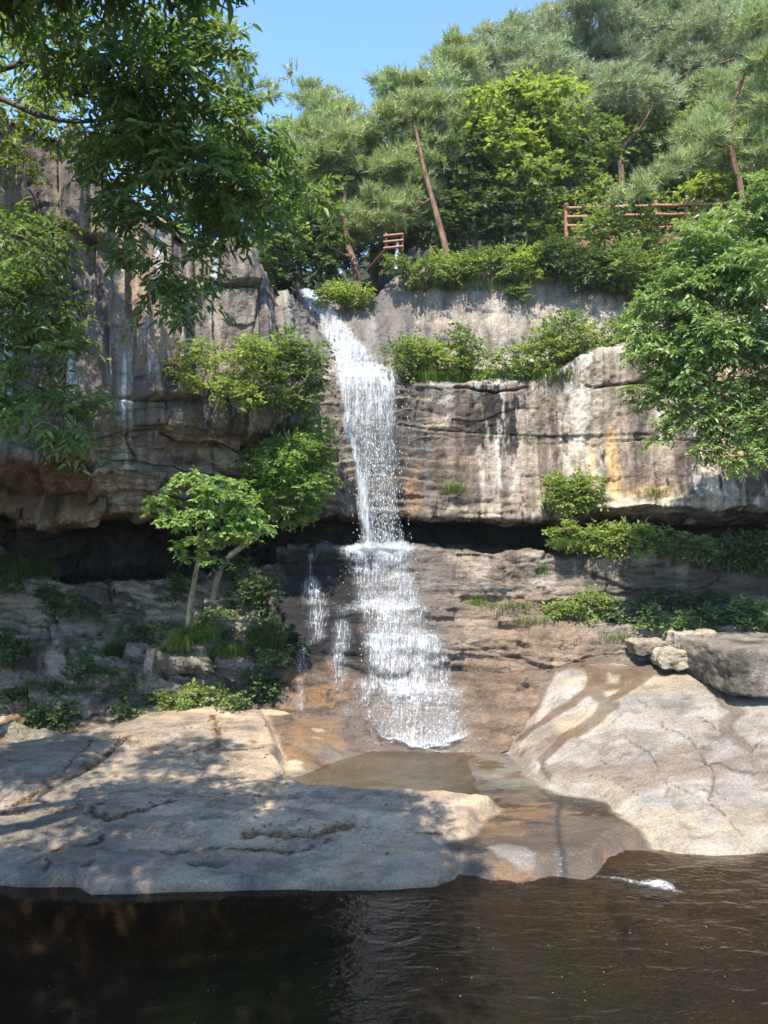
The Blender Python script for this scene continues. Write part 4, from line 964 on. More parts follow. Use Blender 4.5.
tree('pine_tree', 'tallest grey pine filling the top right of the hill', HG, [zt(640, 32), (640, 150, 32), (605, 40, 32), (596, -30, 32)], .25, .1,
     [(560, 28, 30), (600, 20, 32), (640, 26, 32), (680, 34, 32), (720, 26, 32), (764, 30, 32), (620, 58, 26), (690, 70, 26), (576, 58, 24), (655, 66, 24), (735, 70, 26), (590, -12, 30), (660, -14, 32), (740, -20, 34)], 31.5, 'pine', L_PINE2, M_PBARK, .8,
     extra=[(((640, 95, 31), (662, 84, 30.6), (700, 70, 30.4), (735, 58, 30.2)), .07, .025), (((650, 88, 31), (672, 82, 30.5), (696, 66, 30.4)), .05, .02)])
tree('pine_tree', 'pine with dark crooked bare trunk behind the right bank tree', HG, [zt(746, 22), (742, 195, 22), (733, 160, 22), (730, 122, 22), (738, 92, 22), (750, 52, 22), (753, 5, 22)], .10, .04,
     [(752, 20, 18), (772, 60, 24), (716, 110, 14), (766, 104, 18), (700, 140, 22), (724, 150, 18), (752, 150, 22), (700, 158, 14, -.5, .5), (678, 164, 15, -.6, .5), (655, 178, 15, -.7, .5), (634, 190, 14, -.8, .5), (618, 198, 10, -.9, .5)], 22, 'pine', L_PINE, M_PBARK, 1.2)
tree('pine_tree', 'thin pine rising behind the leafy tree at upper left', HG, [zt(232, 20.5), (232, 200, 20.5), (238, 60, 20.5)], .12, .03,
     [(236, 62, 18), (246, 90, 18), (226, 34, 12), (252, 116, 16), (292, 72, 7), (270, 92, 9), (222, 98, 18)], 20.5, 'pine', L_PINE, M_PBARK, .55)
tree('broadleaf_tree', 'bright yellow green tree in full sun below the grey pines', BG, [zt(522, 24), (520, 200, 24), (525, 110, 24)], .16, .05,
     [(490, 102, 21), (530, 106, 22), (560, 96, 20), (545, 130, 24), (500, 140, 24), (472, 132, 17), (515, 90, 14), (520, 160, 22)], 24, 'hill', L_BRIGHT, M_BARK)
tree('broadleaf_tree', 'mid green tree left of the pine with the forked trunk', BG, [zt(568, 25), (566, 220, 25), (575, 140, 25)], .16, .05,
     [(560, 162, 24), (590, 142, 22), (532, 182, 24), (580, 192, 24), (606, 192, 18), (558, 215, 22), (600, 220, 16), (540, 150, 20)], 25, 'hill', L_MID, M_BARK)
tree('broadleaf_tree', 'dark shaded tree behind the leaning red pine trunk', BG, [zt(474, 23.6), (474, 220, 23.6), (470, 160, 23.8)], .15, .05,
     [(455, 172, 24), (478, 200, 25), (452, 210, 20), (502, 214, 24), (480, 236, 20), (466, 150, 18), (520, 236, 16), (455, 236, 16)], 23.8, 'hill', L_DARK, M_BARK)
tree('broadleaf_tree', 'green tree behind the boardwalk under the long pine limbs', BG, [zt(664, 28.5), (664, 210, 28.5), (660, 130, 28.5)], .16, .05,
     [(650, 132, 24), (680, 152, 26), (640, 168, 22), (670, 190, 24), (700, 130, 22), (640, 205, 18), (690, 205, 20)], 28.5, 'hill', L_MID, M_BARK)
tree('broadleaf_tree', 'leafy tree right of the crooked pine trunk at the picture edge', BG, [zt(756, 24), (752, 210, 24), (748, 150, 24)], .16, .05,
     [(716, 162, 22), (754, 150, 26), (774, 188, 28), (704, 190, 18), (740, 200, 22), (775, 130, 22), (730, 225, 20), (700, 220, 16)], 24, 'hill', L_BRIGHT, M_BARK, .9)
tree('broadleaf_tree', 'dark tree in the hollow left of the waterfall lip', BG, [zt(300, 23), (298, 240, 23), (290, 200, 23)], .13, .05,
     [(298, 242, 20), (318, 262, 13), (288, 212, 20), (280, 182, 18), (276, 254, 20), (322, 236, 14), (330, 268, 8)], 23, 'hill', L_DARK, M_BARK)
tree('broadleaf_tree', 'small green tree behind the little red rail', BG, [zt(398, 27), (396, 230, 27), (395, 205, 27)], .12, .04,
     [(388, 212, 19), (412, 232, 18), (374, 236, 14), (404, 200, 16), (430, 228, 16), (382, 256, 10)], 27, 'hill', L_MID, M_BARK)
tree('broadleaf_tree', 'tree growing on top of the fluted left cliff beside the fall', BG, [zt(238, 19.6), (236, 230, 19.6), (236, 180, 19.6)], .14, .05,
     [(230, 190, 26), (260, 216, 24), (284, 240, 17), (212, 228, 22), (246, 248, 20), (226, 150, 22), (262, 180, 18), (200, 190, 22), (268, 262, 10), (170, 204, 20), (182, 164, 22), (150, 186, 18), (196, 128, 20), (150, 150, 22), (176, 236, 14)], 19.6, 'hill', L_MID, M_BARK)
tree('broadleaf_tree', 'small leafy tree half hiding the left part of the boardwalk', BG, [zt(622, 22.3), (620, 245, 22.2), (616, 220, 22.1)], .08, .03,
     [(614, 214, 12), (600, 226, 12), (630, 228, 13), (638, 208, 9), (586, 236, 11), (652, 234, 10), (622, 238, 14), (606, 198, 8)], 21.9, 'hill', L_MID, M_BARK, .9)
# more trees deeper in the wood: copies of three of the above
protos = [o for o in COL.objects if o.get('group') == BG]
deep = [(p, x, Y, s_) for p, x, Y, s_ in ((0, 420, 34, 1.0), (1, 345, 36, .75), (2, 560, 37, 1.25), (1, 620, 38, 1.2), (2, 690, 38, 1.2), (0, 760, 36, 1.2), (1, 475, 38, 1.05), (2, 300, 31, .62), (2, 830, 30, 1.0), (1, 390, 40, .9), (0, 372, 27, .5), (1, 405, 29, .55), (2, 335, 28, .55), (0, 440, 30, .7), (1, 600, 29, .75), (2, 640, 31, .8), (0, 700, 29, .8), (1, 540, 31, .8), (2, 270, 25, .6))]
DL = ['yellow green tree top just behind the pale pine', 'far tree behind the pale pine by the sky', 'dark tree deep in the wood below the spiky pine', 'far green tree behind the forked pine', 'dark tree far behind the boardwalk roof of pines',
      'sunny far tree behind the crooked pine', 'far green tree filling the gap below the sky edge', 'low dark tree far behind the stream valley', 'dark tree beyond the right picture edge', 'farthest small tree behind the little rail', 'low light green tree between the two reddish pine trunks', 'small green tree peeping out above the little red rail', 'low dark tree behind the bare pine limb', 'young tree right of the leaning pine',
      'green tree behind the left end of the boardwalk', 'dark tree behind the middle of the boardwalk', 'light tree behind the right end of the boardwalk', 'green tree below the forked pine crown', 'low dark tree behind the left cliff top']
for (p, x, Y, s_), lb in zip(deep, DL):
    src = protos[p]; r = src.copy(); COL.objects.link(r); q = at(*zt(x, Y)); r.location = q.tolist(); r.scale = (s_,) * 3; r.rotation_euler = (0, 0, rng.uniform(0, 6.28))
    r['label'] = lb; r['group'] = 'trees deep in the wood on the hill'
    for ch in src.children:
        c_ = ch.copy(); COL.objects.link(c_); c_.parent = r

pines = [o for o in COL.objects if o.get('group') == HG]
PL = ['low pale pine filling the gap right of the bare pine limb', 'pine behind the leaning red trunk', 'grey pine behind the bright yellow green tree', 'pine top behind the long bare limbs', 'far pine between the spiky pine and the tall grey one', 'pine low behind the boardwalk rails', 'pine behind the dark tree of the stream hollow', 'pine beyond the right bank tree top']
for (p, x, Y, s_), lb in zip(((0, 376, 28, .85), (0, 436, 29, 1.0), (2, 545, 33, .85), (2, 660, 35, 1.1), (2, 520, 36, 1.05), (0, 690, 28, .9), (0, 318, 29, .9), (2, 745, 33, 1.1)), PL):
    src = pines[p]; r = src.copy(); COL.objects.link(r); r.location = at(*zt(x, Y)).tolist(); r.scale = (s_,) * 3; r.rotation_euler = (0, 0, rng.uniform(1, 5.28))
    r['label'] = lb
    for ch in src.children:
        c_ = ch.copy(); COL.objects.link(c_); c_.parent = r

# ---- trees near the viewer
def gpt(x, y): return float(ground_z(np.array([[x]]), np.array([[y]]))[0][0, 0])
def wpx(x, y, z): # world point to (px, py, Y)
    v = np.array((x, y, z - EYE)); dpt = v[1] * cP + v[2] * sP; return (384 + F * v[0] / dpt, 512 - F * (-v[1] * sP + v[2] * cP) / dpt, y)
tree('broadleaf_tree', 'large dark leafy tree whose boughs hang in from the upper left', 'trees leaning in over the pool', [wpx(-9.4, 6.2, gpt(-9.4, 6.2)), wpx(-8.2, 6.6, 4.5), wpx(-6, 7, 7.4), wpx(-4.6, 7.2, 8.6)], .24, .12,
     [(60, 18, 46), (130, 46, 52), (200, 66, 44), (240, 128, 36), (200, 176, 46), (150, 148, 52), (130, 228, 34), (182, 262, 34), (228, 206, 34), (262, 160, 28), (110, 110, 40), (160, 100, 50), (262, 198, 20), (308, 190, 19), (338, 205, 12), (195, 298, 18), (170, 20, 40), (60, 60, 30, .3),
      (150, 290, 16), (110, 190, 26), (20, -40, 60, -1.7), (110, -70, 70, -1.7), (190, -50, 50, -1.7), (20, -140, 80, -1.7), (120, -160, 70, -1.7), (-80, -60, 70, -1.7), (-60, -180, 80, -1.7), (-160, -120, 80), (-40, -300, 90, -1.8), (-180, -260, 90, -1.8), (60, -260, 80, -1.8), (150, -270, 60, -1.9), (-300, -160, 90, -1), (-190, -160, 130, -2.6), (-40, -190, 130, -2.4), (110, -180, 120, -2.2), (220, -160, 90, -2.0), (-100, -330, 130, -3.2), (60, -360, 120, -3.2)], 7.0, 'fore', L_FORE, M_BARK, 1.0, .35, .012, 6, above=((-6.6, 3.6, 9.8, 1.), (-5.2, 3.9, 10, 1.), (-3.8, 3.6, 9.9, 1.), (-2.5, 3.9, 10.1, .9), (-1.5, 3.9, 10.2, .7), (-4.4, 4.7, 9.9, .7), (-3, 4.7, 10, .7), (-5.9, 4.7, 9.8, .8), (-5.6, 2.4, 10, 1.2), (-3.6, 2.1, 10.2, 1.2), (-2, 2.5, 10.3, .9), (-7.4, 2.9, 9.6, 1.2), (-4.4, 0.8, 10.4, 1.1), (-2.4, 1.0, 10.5, 1.)),  # unseen lobes above the frame added to shade slab and pool
     extra=[(((-60, 78, 7.2), (0, 98, 7.2), (36, 114, 7.1), (76, 122, 7.0), (116, 117, 6.9)), .035, .012), (((60, -60, 7.3), (62, 0, 7.2), (72, 40, 7.2), (100, 60, 7.1)), .03, .01), (((150, -40, 7.3), (156, 30, 7.2), (180, 80, 7.1), (226, 130, 7)), .03, .008)])
tree('broadleaf_tree', 'dark leafy bough hanging before the cliff at the left edge', 'trees leaning in over the pool', [wpx(-9.8, 8.2, gpt(-9.8, 8.2)), wpx(-8.4, 8.2, 3.5), wpx(-6.2, 8.0, 6.3), wpx(-4.2, 7.8, 6.9)], .2, .03,
     [(20, 296, 40), (48, 346, 36), (60, 412, 30), (20, 392, 38), (30, 244, 32), (-40, 300, 50), (-50, 390, 50), (74, 444, 14), (10, 226, 30), (62, 300, 20), (-120, 340, 70), (85, 402, 14), (-300, 60, 90, .5), (-240, 120, 80, .6), (-330, 150, 80, .3)], 7.8, 'fore', L_FORE, M_BARK, .95, .35, .011, 6)  # far left lobes are out of view, added to shade the slab corner
tree('broadleaf_tree', 'sunlit yellow green tree glimpsed between the dark boughs at left', 'trees leaning in over the pool', [wpx(-9, 11.8, gpt(-9, 11.8)), wpx(-8.2, 12, 5), wpx(-6.6, 12.4, 9)], .18, .06,
     [(30, 92, 32), (70, 62, 30), (18, 150, 34), (60, 118, 26), (92, 150, 16), (8, 28, 34), (-50, 100, 50), (-60, 20, 50), (40, 236, 16), (52, 215, 12), (-160, -60, 80, -2.1), (-150, -190, 80, -2.8), (-120, 120, 70, -1.6), (-200, 40, 90, -2.2)], 12.7, 'back', L_BACK, M_BARK, .8)  # last lobes lie out of frame, added to shade the left ledge
tree('broadleaf_tree', 'full green tree reaching in from the right bank before the cliff', 'trees leaning in over the pool', [wpx(9.4, 15.2, 2.9), wpx(9.0, 15, 5), wpx(8.0, 14.8, 7.6), wpx(7.4, 14.6, 9.2)], .2, .08,
     [(668, 372, 20), (690, 370, 22), (716, 330, 24), (745, 300, 26), (735, 260, 24), (690, 310, 22), (756, 420, 20), (720, 420, 20), (690, 410, 18), (705, 450, 14), (745, 455, 16), (672, 352, 22), (640, 388, 9), (652, 300, 16), (640, 330, 12), (700, 238, 26), (742, 226, 30), (680, 290, 27), (722, 280, 30), (762, 268, 32), (662, 330, 21), (700, 338, 29), (746, 338, 32), (680, 378, 19), (722, 392, 24), (762, 392, 28), (648, 402, 10), (668, 424, 10), (734, 430, 12), (772, 436, 18), (690, 262, 22), (642, 352, 12), (656, 440, 6),
      (810, 230, 50), (820, 330, 50), (830, 420, 40), (890, 280, 60), (900, 380, 50), (880, 180, 40), (780, 190, 30)], 14.4, 'bank', L_RIGHT, M_BARK, 1.0, .3, .014)
b7 = hit(187, 634)[0]; y7 = float(b7[1])
tree('maple_tree', 'small light green maple with thin straight trunk in front of the dark hollow', 'small trees growing on the left ledge', [(187, 634, y7), (191, 600, y7 - .3), (198, 562, y7 - .8), (204, 530, y7 - 1.2)], .065, .035,
     [(164, 497, 14, -.2, .6), (192, 482, 18, -.3, .5), (230, 484, 20, -.2, .5), (182, 520, 17, -.4, .5), (216, 512, 20, -.5, .5), (236, 535, 16, -.3, .6), (256, 520, 16, -.2, .6), (160, 514, 12, -.3, .6), (206, 560, 9, -.4, .6), (200, 542, 13, -.5, .6), (246, 502, 18, -.2, .5), (178, 548, 9, -.4, .6), (212, 494, 18, -.6, .5), (226, 532, 13, -.4, .5)], 14.9, 'maple', L_MAPLE, M_GBARK, 1.15, .1, .011)
b6 = hit(214, 592)[0]; y6 = float(b6[1])
tree('maple_tree', 'tree with bare curved trunk bending right towards the fall', 'small trees growing on the left ledge', [(214, 592, y6), (222, 566, y6 - .1), (240, 548, y6 - .2), (258, 536, y6 - .3), (272, 512, y6 - .3), (288, 472, y6 - .3), (296, 430, y6 - .2)], .085, .03,
     [(288, 438, 20), (310, 458, 19), (274, 452, 18), (300, 488, 19), (266, 488, 18), (316, 430, 15), (324, 480, 11), (286, 514, 11), (308, 512, 9), (250, 462, 14), (292, 462, 20), (316, 505, 9), (240, 520, 9), (258, 474, 16), (276, 468, 16, -.9), (296, 448, 16, -.8), (308, 486, 14, -.7), (268, 500, 14, -.7)], y6 - .4, 'shrubtree', L_SMALL, M_GBARK, 1.15, .15, .011)
for lb, base_, bl, mt in (('sunny yellow green sapling sprouting from the fluted cliff face', (232, 408), [(178, 366, 12), (203, 350, 15), (234, 366, 19), (255, 346, 17), (222, 388, 14), (243, 396, 12), (190, 378, 8)], L_BRIGHT),
                        ('fuller green sapling on the cliff face close to the falling water', (284, 424), [(284, 362, 22), (308, 374, 19), (300, 398, 18), (272, 392, 18), (262, 350, 16), (318, 352, 12), (256, 414, 9), (290, 342, 14)], L_MID)):
    hb = hit(*base_)[0]; yb = float(hb[1])
    tree('sapling', lb, 'saplings growing on the cliff face', [(*base_, yb + .15), (base_[0], base_[1] - 20, yb - .25), (base_[0] + 2, base_[1] - 45, yb - .5)], .045, .02, bl, yb - .55, 'shrubtree', mt, M_GBARK, 1.05, .15, .01, ntr=8, cat='sapling')

# ---- shrubs and grass
TG = 'shrubs along the terrace of the cliff'
for px, py, w, h, mt, lb in ((408, 380, 30, 46, L_MID, 'dark green shrub at the left end of the cliff terrace by the fall'), (433, 383, 34, 48, L_BRIGHT, 'bright shrub second along the terrace from the fall'), (462, 382, 34, 52, L_MID, 'tall leafy shrub mid way on the left half of the terrace'),
     (490, 382, 34, 34, L_BRIGHT, 'low yellow green shrub on the terrace above the dark stain'), (516, 381, 34, 36, L_MID, 'shrub on the terrace above the overhung crack'), (541, 377, 32, 46, L_BRIGHT, 'bright round shrub on the terrace at mid wall'), (566, 368, 34, 52, L_MID, 'shrub where the terrace steps up to the right'),
     (594, 352, 40, 46, L_BRIGHT, 'pale shrub on the upper step of the terrace'), (626, 350, 34, 40, L_MID, 'shrub at the terrace end touching the right bank tree')):
    plantlet('shrub', lb, 'shrub', TG, px, py, w * rng.uniform(.8, 1.25), h * rng.uniform(.75, 1.3), mt, Y=(19.0 if px < 580 else 18.8) + rng.uniform(-.15, .35), lai=rng.uniform(.45, .8), lift=.55)
plantlet('shrub', 'round sunny bush beside the lip of the waterfall', 'shrub', None, 345, 304, 50, 30, L_BRIGHT, Y=20.6, lai=1.2)
plantlet('shrub', 'lone yellow green bush growing low on the streaked wall', 'shrub', None, 574, 510, 38, 48, L_BRIGHT, 'bush', Y=18.0, lai=1.3)
CG = 'shrubs along the cliff top'
for px, py, w, h, mt, lb in ((425, 290, 30, 26, L_MID, 'small bush on the cliff top left of the red trunk'), (455, 286, 36, 36, L_BRIGHT, 'sunny bush at the foot of the leaning red pine'), (488, 282, 40, 34, L_MID, 'green bush on the cliff top below the dark tree'), (522, 284, 36, 36, L_BRIGHT, 'light bush on the cliff top at mid wall'),
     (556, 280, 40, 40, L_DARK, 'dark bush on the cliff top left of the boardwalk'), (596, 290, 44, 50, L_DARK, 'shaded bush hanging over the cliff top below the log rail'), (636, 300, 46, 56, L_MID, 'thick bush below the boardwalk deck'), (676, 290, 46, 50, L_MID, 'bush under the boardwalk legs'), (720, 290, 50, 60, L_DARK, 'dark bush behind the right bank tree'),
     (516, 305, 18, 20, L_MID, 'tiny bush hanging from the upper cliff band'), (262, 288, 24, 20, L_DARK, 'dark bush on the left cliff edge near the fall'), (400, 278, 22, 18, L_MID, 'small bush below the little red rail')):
    plantlet('shrub', lb, 'shrub', CG, px, py - 4 if px < 560 else py - 2, w * 1.2, h * 1.1, mt, 'bush', Y=20.45 if px < 560 else 20.1, lai=1.0)
RG_ = 'shrubs on the ledge before the dark hollow'
for px, py, w, h, mt, lb in ((566, 548, 30, 22, L_BRIGHT, 'low bush at the left end of the green ledge'), (596, 552, 34, 30, L_BRIGHT, 'bright bush on the ledge second from the left end'), (626, 556, 42, 42, L_BRIGHT, 'tall sunny bush crowning the right ledge'), (660, 556, 40, 34, L_MID, 'mid green bush on the right ledge beside the tall sunny one'),
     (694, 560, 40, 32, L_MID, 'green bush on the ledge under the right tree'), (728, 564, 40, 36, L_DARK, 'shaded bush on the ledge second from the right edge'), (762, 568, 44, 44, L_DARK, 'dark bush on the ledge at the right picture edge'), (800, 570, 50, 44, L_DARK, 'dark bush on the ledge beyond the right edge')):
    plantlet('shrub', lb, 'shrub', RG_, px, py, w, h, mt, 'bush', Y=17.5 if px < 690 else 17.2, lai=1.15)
SG = 'shrubs on the lower right shelf'
for px, py, w, h, mt, lb in ((558, 617, 24, 22, L_BRIGHT, 'small sunny bush left on the lower shelf'), (588, 618, 36, 28, L_BRIGHT, 'larger sunny bush on the lower shelf'), (624, 622, 40, 22, L_DARK, 'low dark bush on the lower shelf right of the sunny ones'), (664, 608, 40, 24, L_DARK, 'dark bush against the stained ledge wall'), (700, 610, 40, 26, L_DARK, 'dark bush in the middle of the shaded shelf'),
     (668, 628, 50, 20, L_MID, 'creeping green bush at the front of the shelf'), (716, 628, 44, 26, L_DARK, 'shaded bush behind the large rock block'), (756, 628, 44, 36, L_MID, 'leafy bush above the large rock block at the edge')):
    plantlet('shrub', lb, 'shrub', SG, px, py, w, h, mt, 'bush', lai=1.1)
LG = 'plants at the foot of the left ledge'
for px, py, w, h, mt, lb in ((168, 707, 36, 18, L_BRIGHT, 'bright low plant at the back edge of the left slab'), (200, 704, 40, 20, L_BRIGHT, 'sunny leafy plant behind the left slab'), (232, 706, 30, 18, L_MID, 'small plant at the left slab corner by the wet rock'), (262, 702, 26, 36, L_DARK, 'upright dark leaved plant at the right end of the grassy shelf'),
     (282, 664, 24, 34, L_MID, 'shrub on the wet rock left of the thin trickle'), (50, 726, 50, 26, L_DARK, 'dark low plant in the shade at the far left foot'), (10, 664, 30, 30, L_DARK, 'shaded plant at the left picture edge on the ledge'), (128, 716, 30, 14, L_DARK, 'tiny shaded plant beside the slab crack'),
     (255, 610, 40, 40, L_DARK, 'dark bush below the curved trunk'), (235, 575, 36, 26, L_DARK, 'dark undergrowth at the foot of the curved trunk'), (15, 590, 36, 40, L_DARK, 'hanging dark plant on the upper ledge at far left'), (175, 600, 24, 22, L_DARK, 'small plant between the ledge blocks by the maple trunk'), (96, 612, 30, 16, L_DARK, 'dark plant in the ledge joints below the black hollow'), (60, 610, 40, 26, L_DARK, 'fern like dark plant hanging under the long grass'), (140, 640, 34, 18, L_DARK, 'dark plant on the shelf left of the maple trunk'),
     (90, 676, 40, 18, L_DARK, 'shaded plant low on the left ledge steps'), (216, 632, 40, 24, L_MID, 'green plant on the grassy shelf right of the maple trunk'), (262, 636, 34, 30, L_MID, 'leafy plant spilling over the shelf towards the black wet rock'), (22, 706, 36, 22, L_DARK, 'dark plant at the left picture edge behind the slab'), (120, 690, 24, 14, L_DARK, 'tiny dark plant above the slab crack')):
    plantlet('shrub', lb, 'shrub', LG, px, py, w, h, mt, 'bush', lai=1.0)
for px, py, w, h, n, mt, lb in ((50, 575, 70, 20, 420, L_SHADEGRASS, 'long grass hanging over the top of the left ledge'), (110, 655, 90, 16, 420, L_SHADEGRASS, 'shaded grass strip along the left shelf'), (210, 640, 60, 22, 420, L_GRASS, 'grass fringe along the shelf under the maple'), (255, 645, 50, 26, 400, L_SHADEGRASS, 'thick grass clump left of the wet black rock'),
      (180, 650, 18, 26, 160, L_GRASS, 'straw coloured tuft on the shelf end below the maple trunk'), (60, 690, 70, 14, 240, L_SHADEGRASS, 'grass on the low shelf at far left'), (455, 492, 10, 16, 90, L_GRASS, 'small tuft low on the wall right of the fall'), (541, 573, 10, 14, 80, L_GRASS, 'tuft on the ledge wall at mid right'),
      (478, 605, 12, 10, 80, L_GRASS, 'little tuft beside the cascade'), (510, 608, 36, 10, 160, L_GRASS, 'strip of short grass on the step right of the cascade'), (530, 622, 40, 8, 140, L_GRASS, 'short grass on the step below the mid right tuft'), (525, 440, 8, 8, 40, L_GRASS, 'tiny tuft in the crack of the streaked wall'),
      (655, 495, 16, 14, 70, L_GRASS, 'dry tuft near the bottom of the wall under the right tree'), (620, 640, 26, 10, 90, L_GRASS, 'grass by the pale broken blocks'), (440, 381, 90, 16, 500, L_GRASS, 'tall grass among the terrace shrubs right of the fall'), (530, 379, 90, 16, 500, L_GRASS, 'tall grass among the terrace shrubs at mid wall'), (470, 290, 80, 12, 320, L_GRASS, 'grass along the brow of the cliff'), (560, 545, 60, 10, 200, L_GRASS, 'sunny grass on the lip of the right ledge'), (120, 575, 60, 10, 200, L_SHADEGRASS, 'thin grass under the hollow at left'), (240, 655, 60, 18, 300, L_GRASS, 'sunlit grass on the mound beside the trickle')):
    tuft('grass_tuft', lb, 'grass', 'grass tufts on the rock', px, py, w, h, n, mt)

# ------------------------------------------------------------------ loose rocks
def rock(label, group, px, py, w, h, dep, seed, col=(.33, .27, .21), Y=None, ang=0., tilt=0., rough=.22, p_=11, name='boulder'):
    """a worn angular block; (px, py) is the middle of its foot, w x h pixels"""
    p = at(px, py, Y) if Y else hit(px, py)[0]; k = p[1] / F; S = np.array((w * k, dep, h * k)) / 2
    n = 40; g = np.linspace(-1, 1, n); Vs = []; Fs = []; q = 0
    for ax in range(3):
        for sg in (-1, 1):
            a, b = np.meshgrid(g, g); c = np.full_like(a, sg); L = [None] * 3
            L[ax] = c; L[(ax + 1) % 3] = a; L[(ax + 2) % 3] = b
            f = grid_faces(n, n); Fs.append((f if sg > 0 else f[:, ::-1]) + q); Vs.append(np.stack(L, -1).reshape(-1, 3)); q += n * n
    V = np.concatenate(Vs); V = V / np.linalg.norm(V, ord=p_, axis=1)[:, None]
    V = V * S
    V[:, 0] *= 1 + .12 * np.sin(seed + V[:, 2] / S[2]); V[:, 0] += tilt * V[:, 2]
    W_ = V * 1.0 + seed * 13.7
    nd = unit(V / S)
    V = V + nd * (rough * min(S) * 2 * fbm(W_[:, 0] * 1.6, W_[:, 1] * 1.6, W_[:, 2] * 1.6, 5, seed, .55) + .07 * fbm(W_[:, 0] * 5, W_[:, 1] * 5, W_[:, 2] * 5, 4, seed + 3))[:, None]
    ca, sa = math.cos(ang), math.sin(ang); V = np.stack((V[:, 0] * ca - V[:, 1] * sa, V[:, 0] * sa + V[:, 1] * ca, V[:, 2]), 1)
    V[:, 2] += S[2] * .9; V[:, 1] += S[1] * .75
    C_ = base(V, col); nn = fbm(W_[:, 0] * 1.5, W_[:, 1] * 1.5, W_[:, 2] * 1.5, 4, seed + 5)
    C_ = cmix(C_, np.array(col) * .5, ss(.05, .35, nn)); C_ = cmix(C_, np.array(col) * 1.35, ss(.05, .35, -nn) * .7)
    o = mk(name, V + p, np.concatenate(Fs), M_BLOCK, col=rgba(C_, nn * 0), loc=p); return tag(o, label, 'boulder', group)
BGp = 'broken blocks at the back of the right slab'
rock('large flat topped grey brown rock block at the right edge above the slab', None, 778, 690, 118, 46, 2.2, 1, (.20, .165, .13), Y=14.1, ang=.12, rough=.12, p_=24)
rock('pale square block topped by smaller stones beside the large flat topped block', BGp, 680, 668, 36, 18, .6, 2, (.42, .35, .26), Y=15.2)
rock('brown block wedged against the large rock block', BGp, 704, 668, 26, 20, .6, 3, (.27, .19, .13), Y=15.15)
rock('light upright stone standing on the broken blocks', BGp, 688, 650, 30, 18, .5, 4, (.40, .33, .25), Y=15.4)
rock('narrow reddish stone beside the large flat topped block', BGp, 709, 652, 14, 20, .4, 5, (.34, .24, .18), Y=15.35)
rock('flat stone left of the pale square block', BGp, 650, 655, 34, 14, .5, 6, (.34, .27, .20), Y=15.6)
LBG = 'blocks on the left ledge'
rock('slim brown stone leaning on the left shelf', LBG, 149, 672, 9, 24, .3, 13, (.30, .22, .17), tilt=.1)

# ------------------------------------------------------------------ boardwalk with log rails, and the small red rail
M_LOG = plain('red_brown_log', (.24, .105, .055), .6, 14, .3)
M_DECK = plain('deck_plank', (.20, .10, .06), .7, 10, .3)
M_STEEL = plain('galvanised_leg', (.42, .45, .47), .45, 10, .1)
p0, p1 = at(566, 237, 23.2), at(748, 233, 22.4)
bw = empty('boardwalk', (p0 + p1) / 2, 'wooden boardwalk with red brown log rails among the trees', 'boardwalk')
def lerp(t, dz=0., dy=0.): q = p0 + (p1 - p0) * t; return q + np.array((0, dy, dz))
ang = math.atan2(p1[1] - p0[1], p1[0] - p0[0]); Lw = float(np.linalg.norm((p1 - p0)[:2]))
for dy in (-.05, 1.5):
    for t in np.linspace(0, 1, 7):
        tb = Tubes(); a = lerp(t, -.35, dy); tb.add([a, a + np.array((0, 0, 1.35))], .07, 10); tb.build('post', M_LOG, bw)
    for dz in (.28, .55, .82):
        tb = Tubes(); tb.add(np.array([lerp(t, dz + .012 * math.sin(t * 40), dy - .09 if dy < 0 else dy + .09) for t in np.linspace(0, 1, 13)]), .05, 8); tb.build('rail', M_LOG, bw)
tb = Tubes()
for t in np.linspace(.01, .99, 46): tb.box(lerp(t, -.03 + .004 * math.sin(t * 90), .72), (Lw / 46 * .88, 1.55, .05), ang)
tb.build('deck', M_DECK, bw, False)
tb = Tubes(); tb.box(lerp(.5, -.16, -.02), (Lw, .06, .20), ang); tb.box(lerp(.5, -.16, 1.44), (Lw, .06, .20), ang); tb.build('beam', M_LOG, bw, False)
for t, dy in ((.04, 0), (.33, 0), (.58, 0), (.75, 0), (.97, 0), (.2, 1.4), (.75, 1.4)):
    tb = Tubes(); a = lerp(t, -.2, dy + .06); tb.add([a, a - np.array((0, 0, 1.7))], .045, 8); tb.build('support_leg', M_STEEL, bw)
q = at(396, 252, 22.0)
sr_ = empty('handrail', q, 'small red railing on a pale post above the waterfall', 'railing')
tb = Tubes(); tb.add([q - np.array((0, 0, .5)), q + np.array((.05, 0, .35))], .05, 8); tb.build('support_leg', M_STEEL, sr_)
for x_ in (-.28, .18):
    tb = Tubes(); tb.add([q + np.array((x_, 0, .05)), q + np.array((x_, 0, .54))], .045, 8); tb.build('post', M_LOG, sr_)
for dz in (.14, .36, .58):
    tb = Tubes(); tb.add([q + np.array((-.36, -.07, dz * .8 - .03)), q + np.array((.2, -.07, dz * .8 + .03))], .035, 8); tb.build('rail', M_LOG, sr_)
for x_ in (-.28, .18):
    tb = Tubes(); tb.add([q + np.array((x_, .06, .1)), q + np.array((x_ - .5, 1.6, .1))], .05, 6); tb.build('beam', M_LOG, sr_)

fx = rng.uniform(-4.8, 4.8, 110); fy = rng.uniform(6.4, 9.3, 110); fr_ = rng.uniform(.0015, .005, 110)
th = np.linspace(0, 2 * math.pi, 4, endpoint=False)
V = np.stack((fx[:, None] + fr_[:, None] * np.cos(th) * 1.3, fy[:, None] + fr_[:, None] * np.sin(th), np.full((110, 4), .006)), -1)
o = mk('foam_flecks', V.reshape(-1, 3), np.arange(440).reshape(-1, 4), M_DROP); tag(o, 'tiny white bubbles drifting on the dark pool', 'foam flecks', kind='stuff')

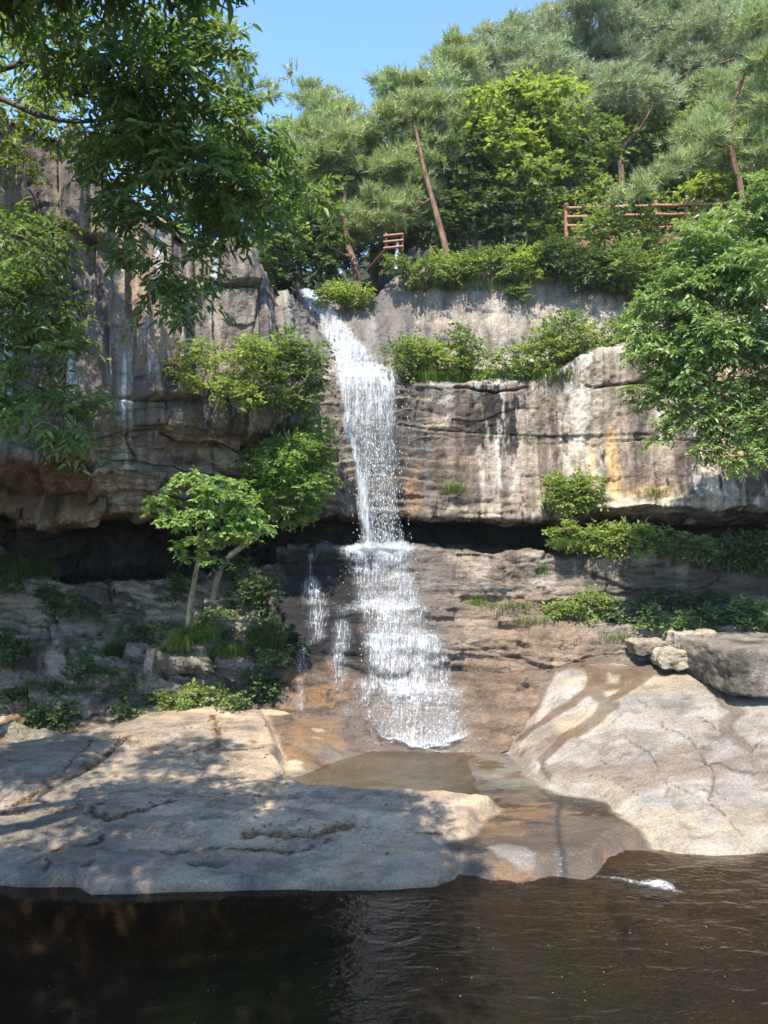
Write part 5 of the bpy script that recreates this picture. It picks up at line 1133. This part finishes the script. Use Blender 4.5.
# ------------------------------------------------------------------ thin volume added in place of lens glare
hz, N_, done_ = newmat('glare_haze')
pv = N_('VolumePrincipled', Density=.00045, Anisotropy=.35); pv.inputs['Color'].default_value = (.96, .98, 1, 1)
hz.node_tree.links.new(pv.outputs[0], hz.node_tree.nodes['Material Output'].inputs['Volume'])
x0, x1, y0, y1, z0, z1 = -60, 75, -6, 90, -4, 45
V = np.array([(x, y, z) for z in (z0, z1) for y in (y0, y1) for x in (x0, x1)], float)
o = mk('glare_haze', V, np.array(((0, 2, 3, 1), (4, 5, 7, 6), (0, 1, 5, 4), (2, 6, 7, 3), (0, 4, 6, 2), (1, 3, 7, 5))), hz, smooth=False); tag(o, 'thin volume added to pale the hill like lens glare', 'glare_haze', kind='stuff')

# ------------------------------------------------------------------ dry leaves lying on the left slab
n_ = 420; q_ = rng.random(n_); cxy = []
for pts, w, dp in CRACKS[:5] + CRACKS[4:5]: cxy += [tuple(np.array(pts[a]) * (1 - t) + np.array(pts[a + 1]) * t) for a in range(len(pts) - 1) for t in np.linspace(0, 1, 14)]
cxy = np.array(cxy); pk = cxy[rng.integers(0, len(cxy), n_)] + rng.normal(0, .09, (n_, 2)); fr2 = np.stack((rng.uniform(-5.5, .2, n_), rng.uniform(9.8, 15, n_)), 1); pk = np.where((q_ < .72)[:, None], pk, fr2)
sdl = poly_sd(pk[:, 0], pk[:, 1], LPOLY); pk = pk[sdl > .15]; n_ = len(pk)
ii = np.clip(((pk[:, 0] + 13) / .036).round().astype(int), 0, gz.shape[1] - 1); jj = np.clip(((pk[:, 1] - 1) / .036).round().astype(int), 0, gz.shape[0] - 1)
Pz = np.stack((pk[:, 0], pk[:, 1], gz[jj, ii] + .012), 1); an = rng.uniform(0, 6.28, n_); d_ = np.stack((np.cos(an), np.sin(an), rng.uniform(-.05, .25, n_)), 1); s_ = np.stack((-np.sin(an), np.cos(an), rng.uniform(-.2, .2, n_)), 1); L_ = rng.uniform(.02, .05, n_)[:, None]
V = np.stack((Pz - d_ * L_, Pz + s_ * L_ * .45 + (0, 0, .008), Pz + d_ * L_, Pz - s_ * L_ * .45 + (0, 0, .008)), 1)
o = mk('leaf_litter', V.reshape(-1, 3), np.arange(n_ * 4).reshape(-1, 4), leaf_material('dry_leaf', (.10, .05, .02), (.30, .17, .07), .15), smooth=False, tint=np.repeat(rng.random(n_), 4)); tag(o, 'dry brown leaves scattered in the cracks of the left slab', 'leaf litter', kind='stuff')
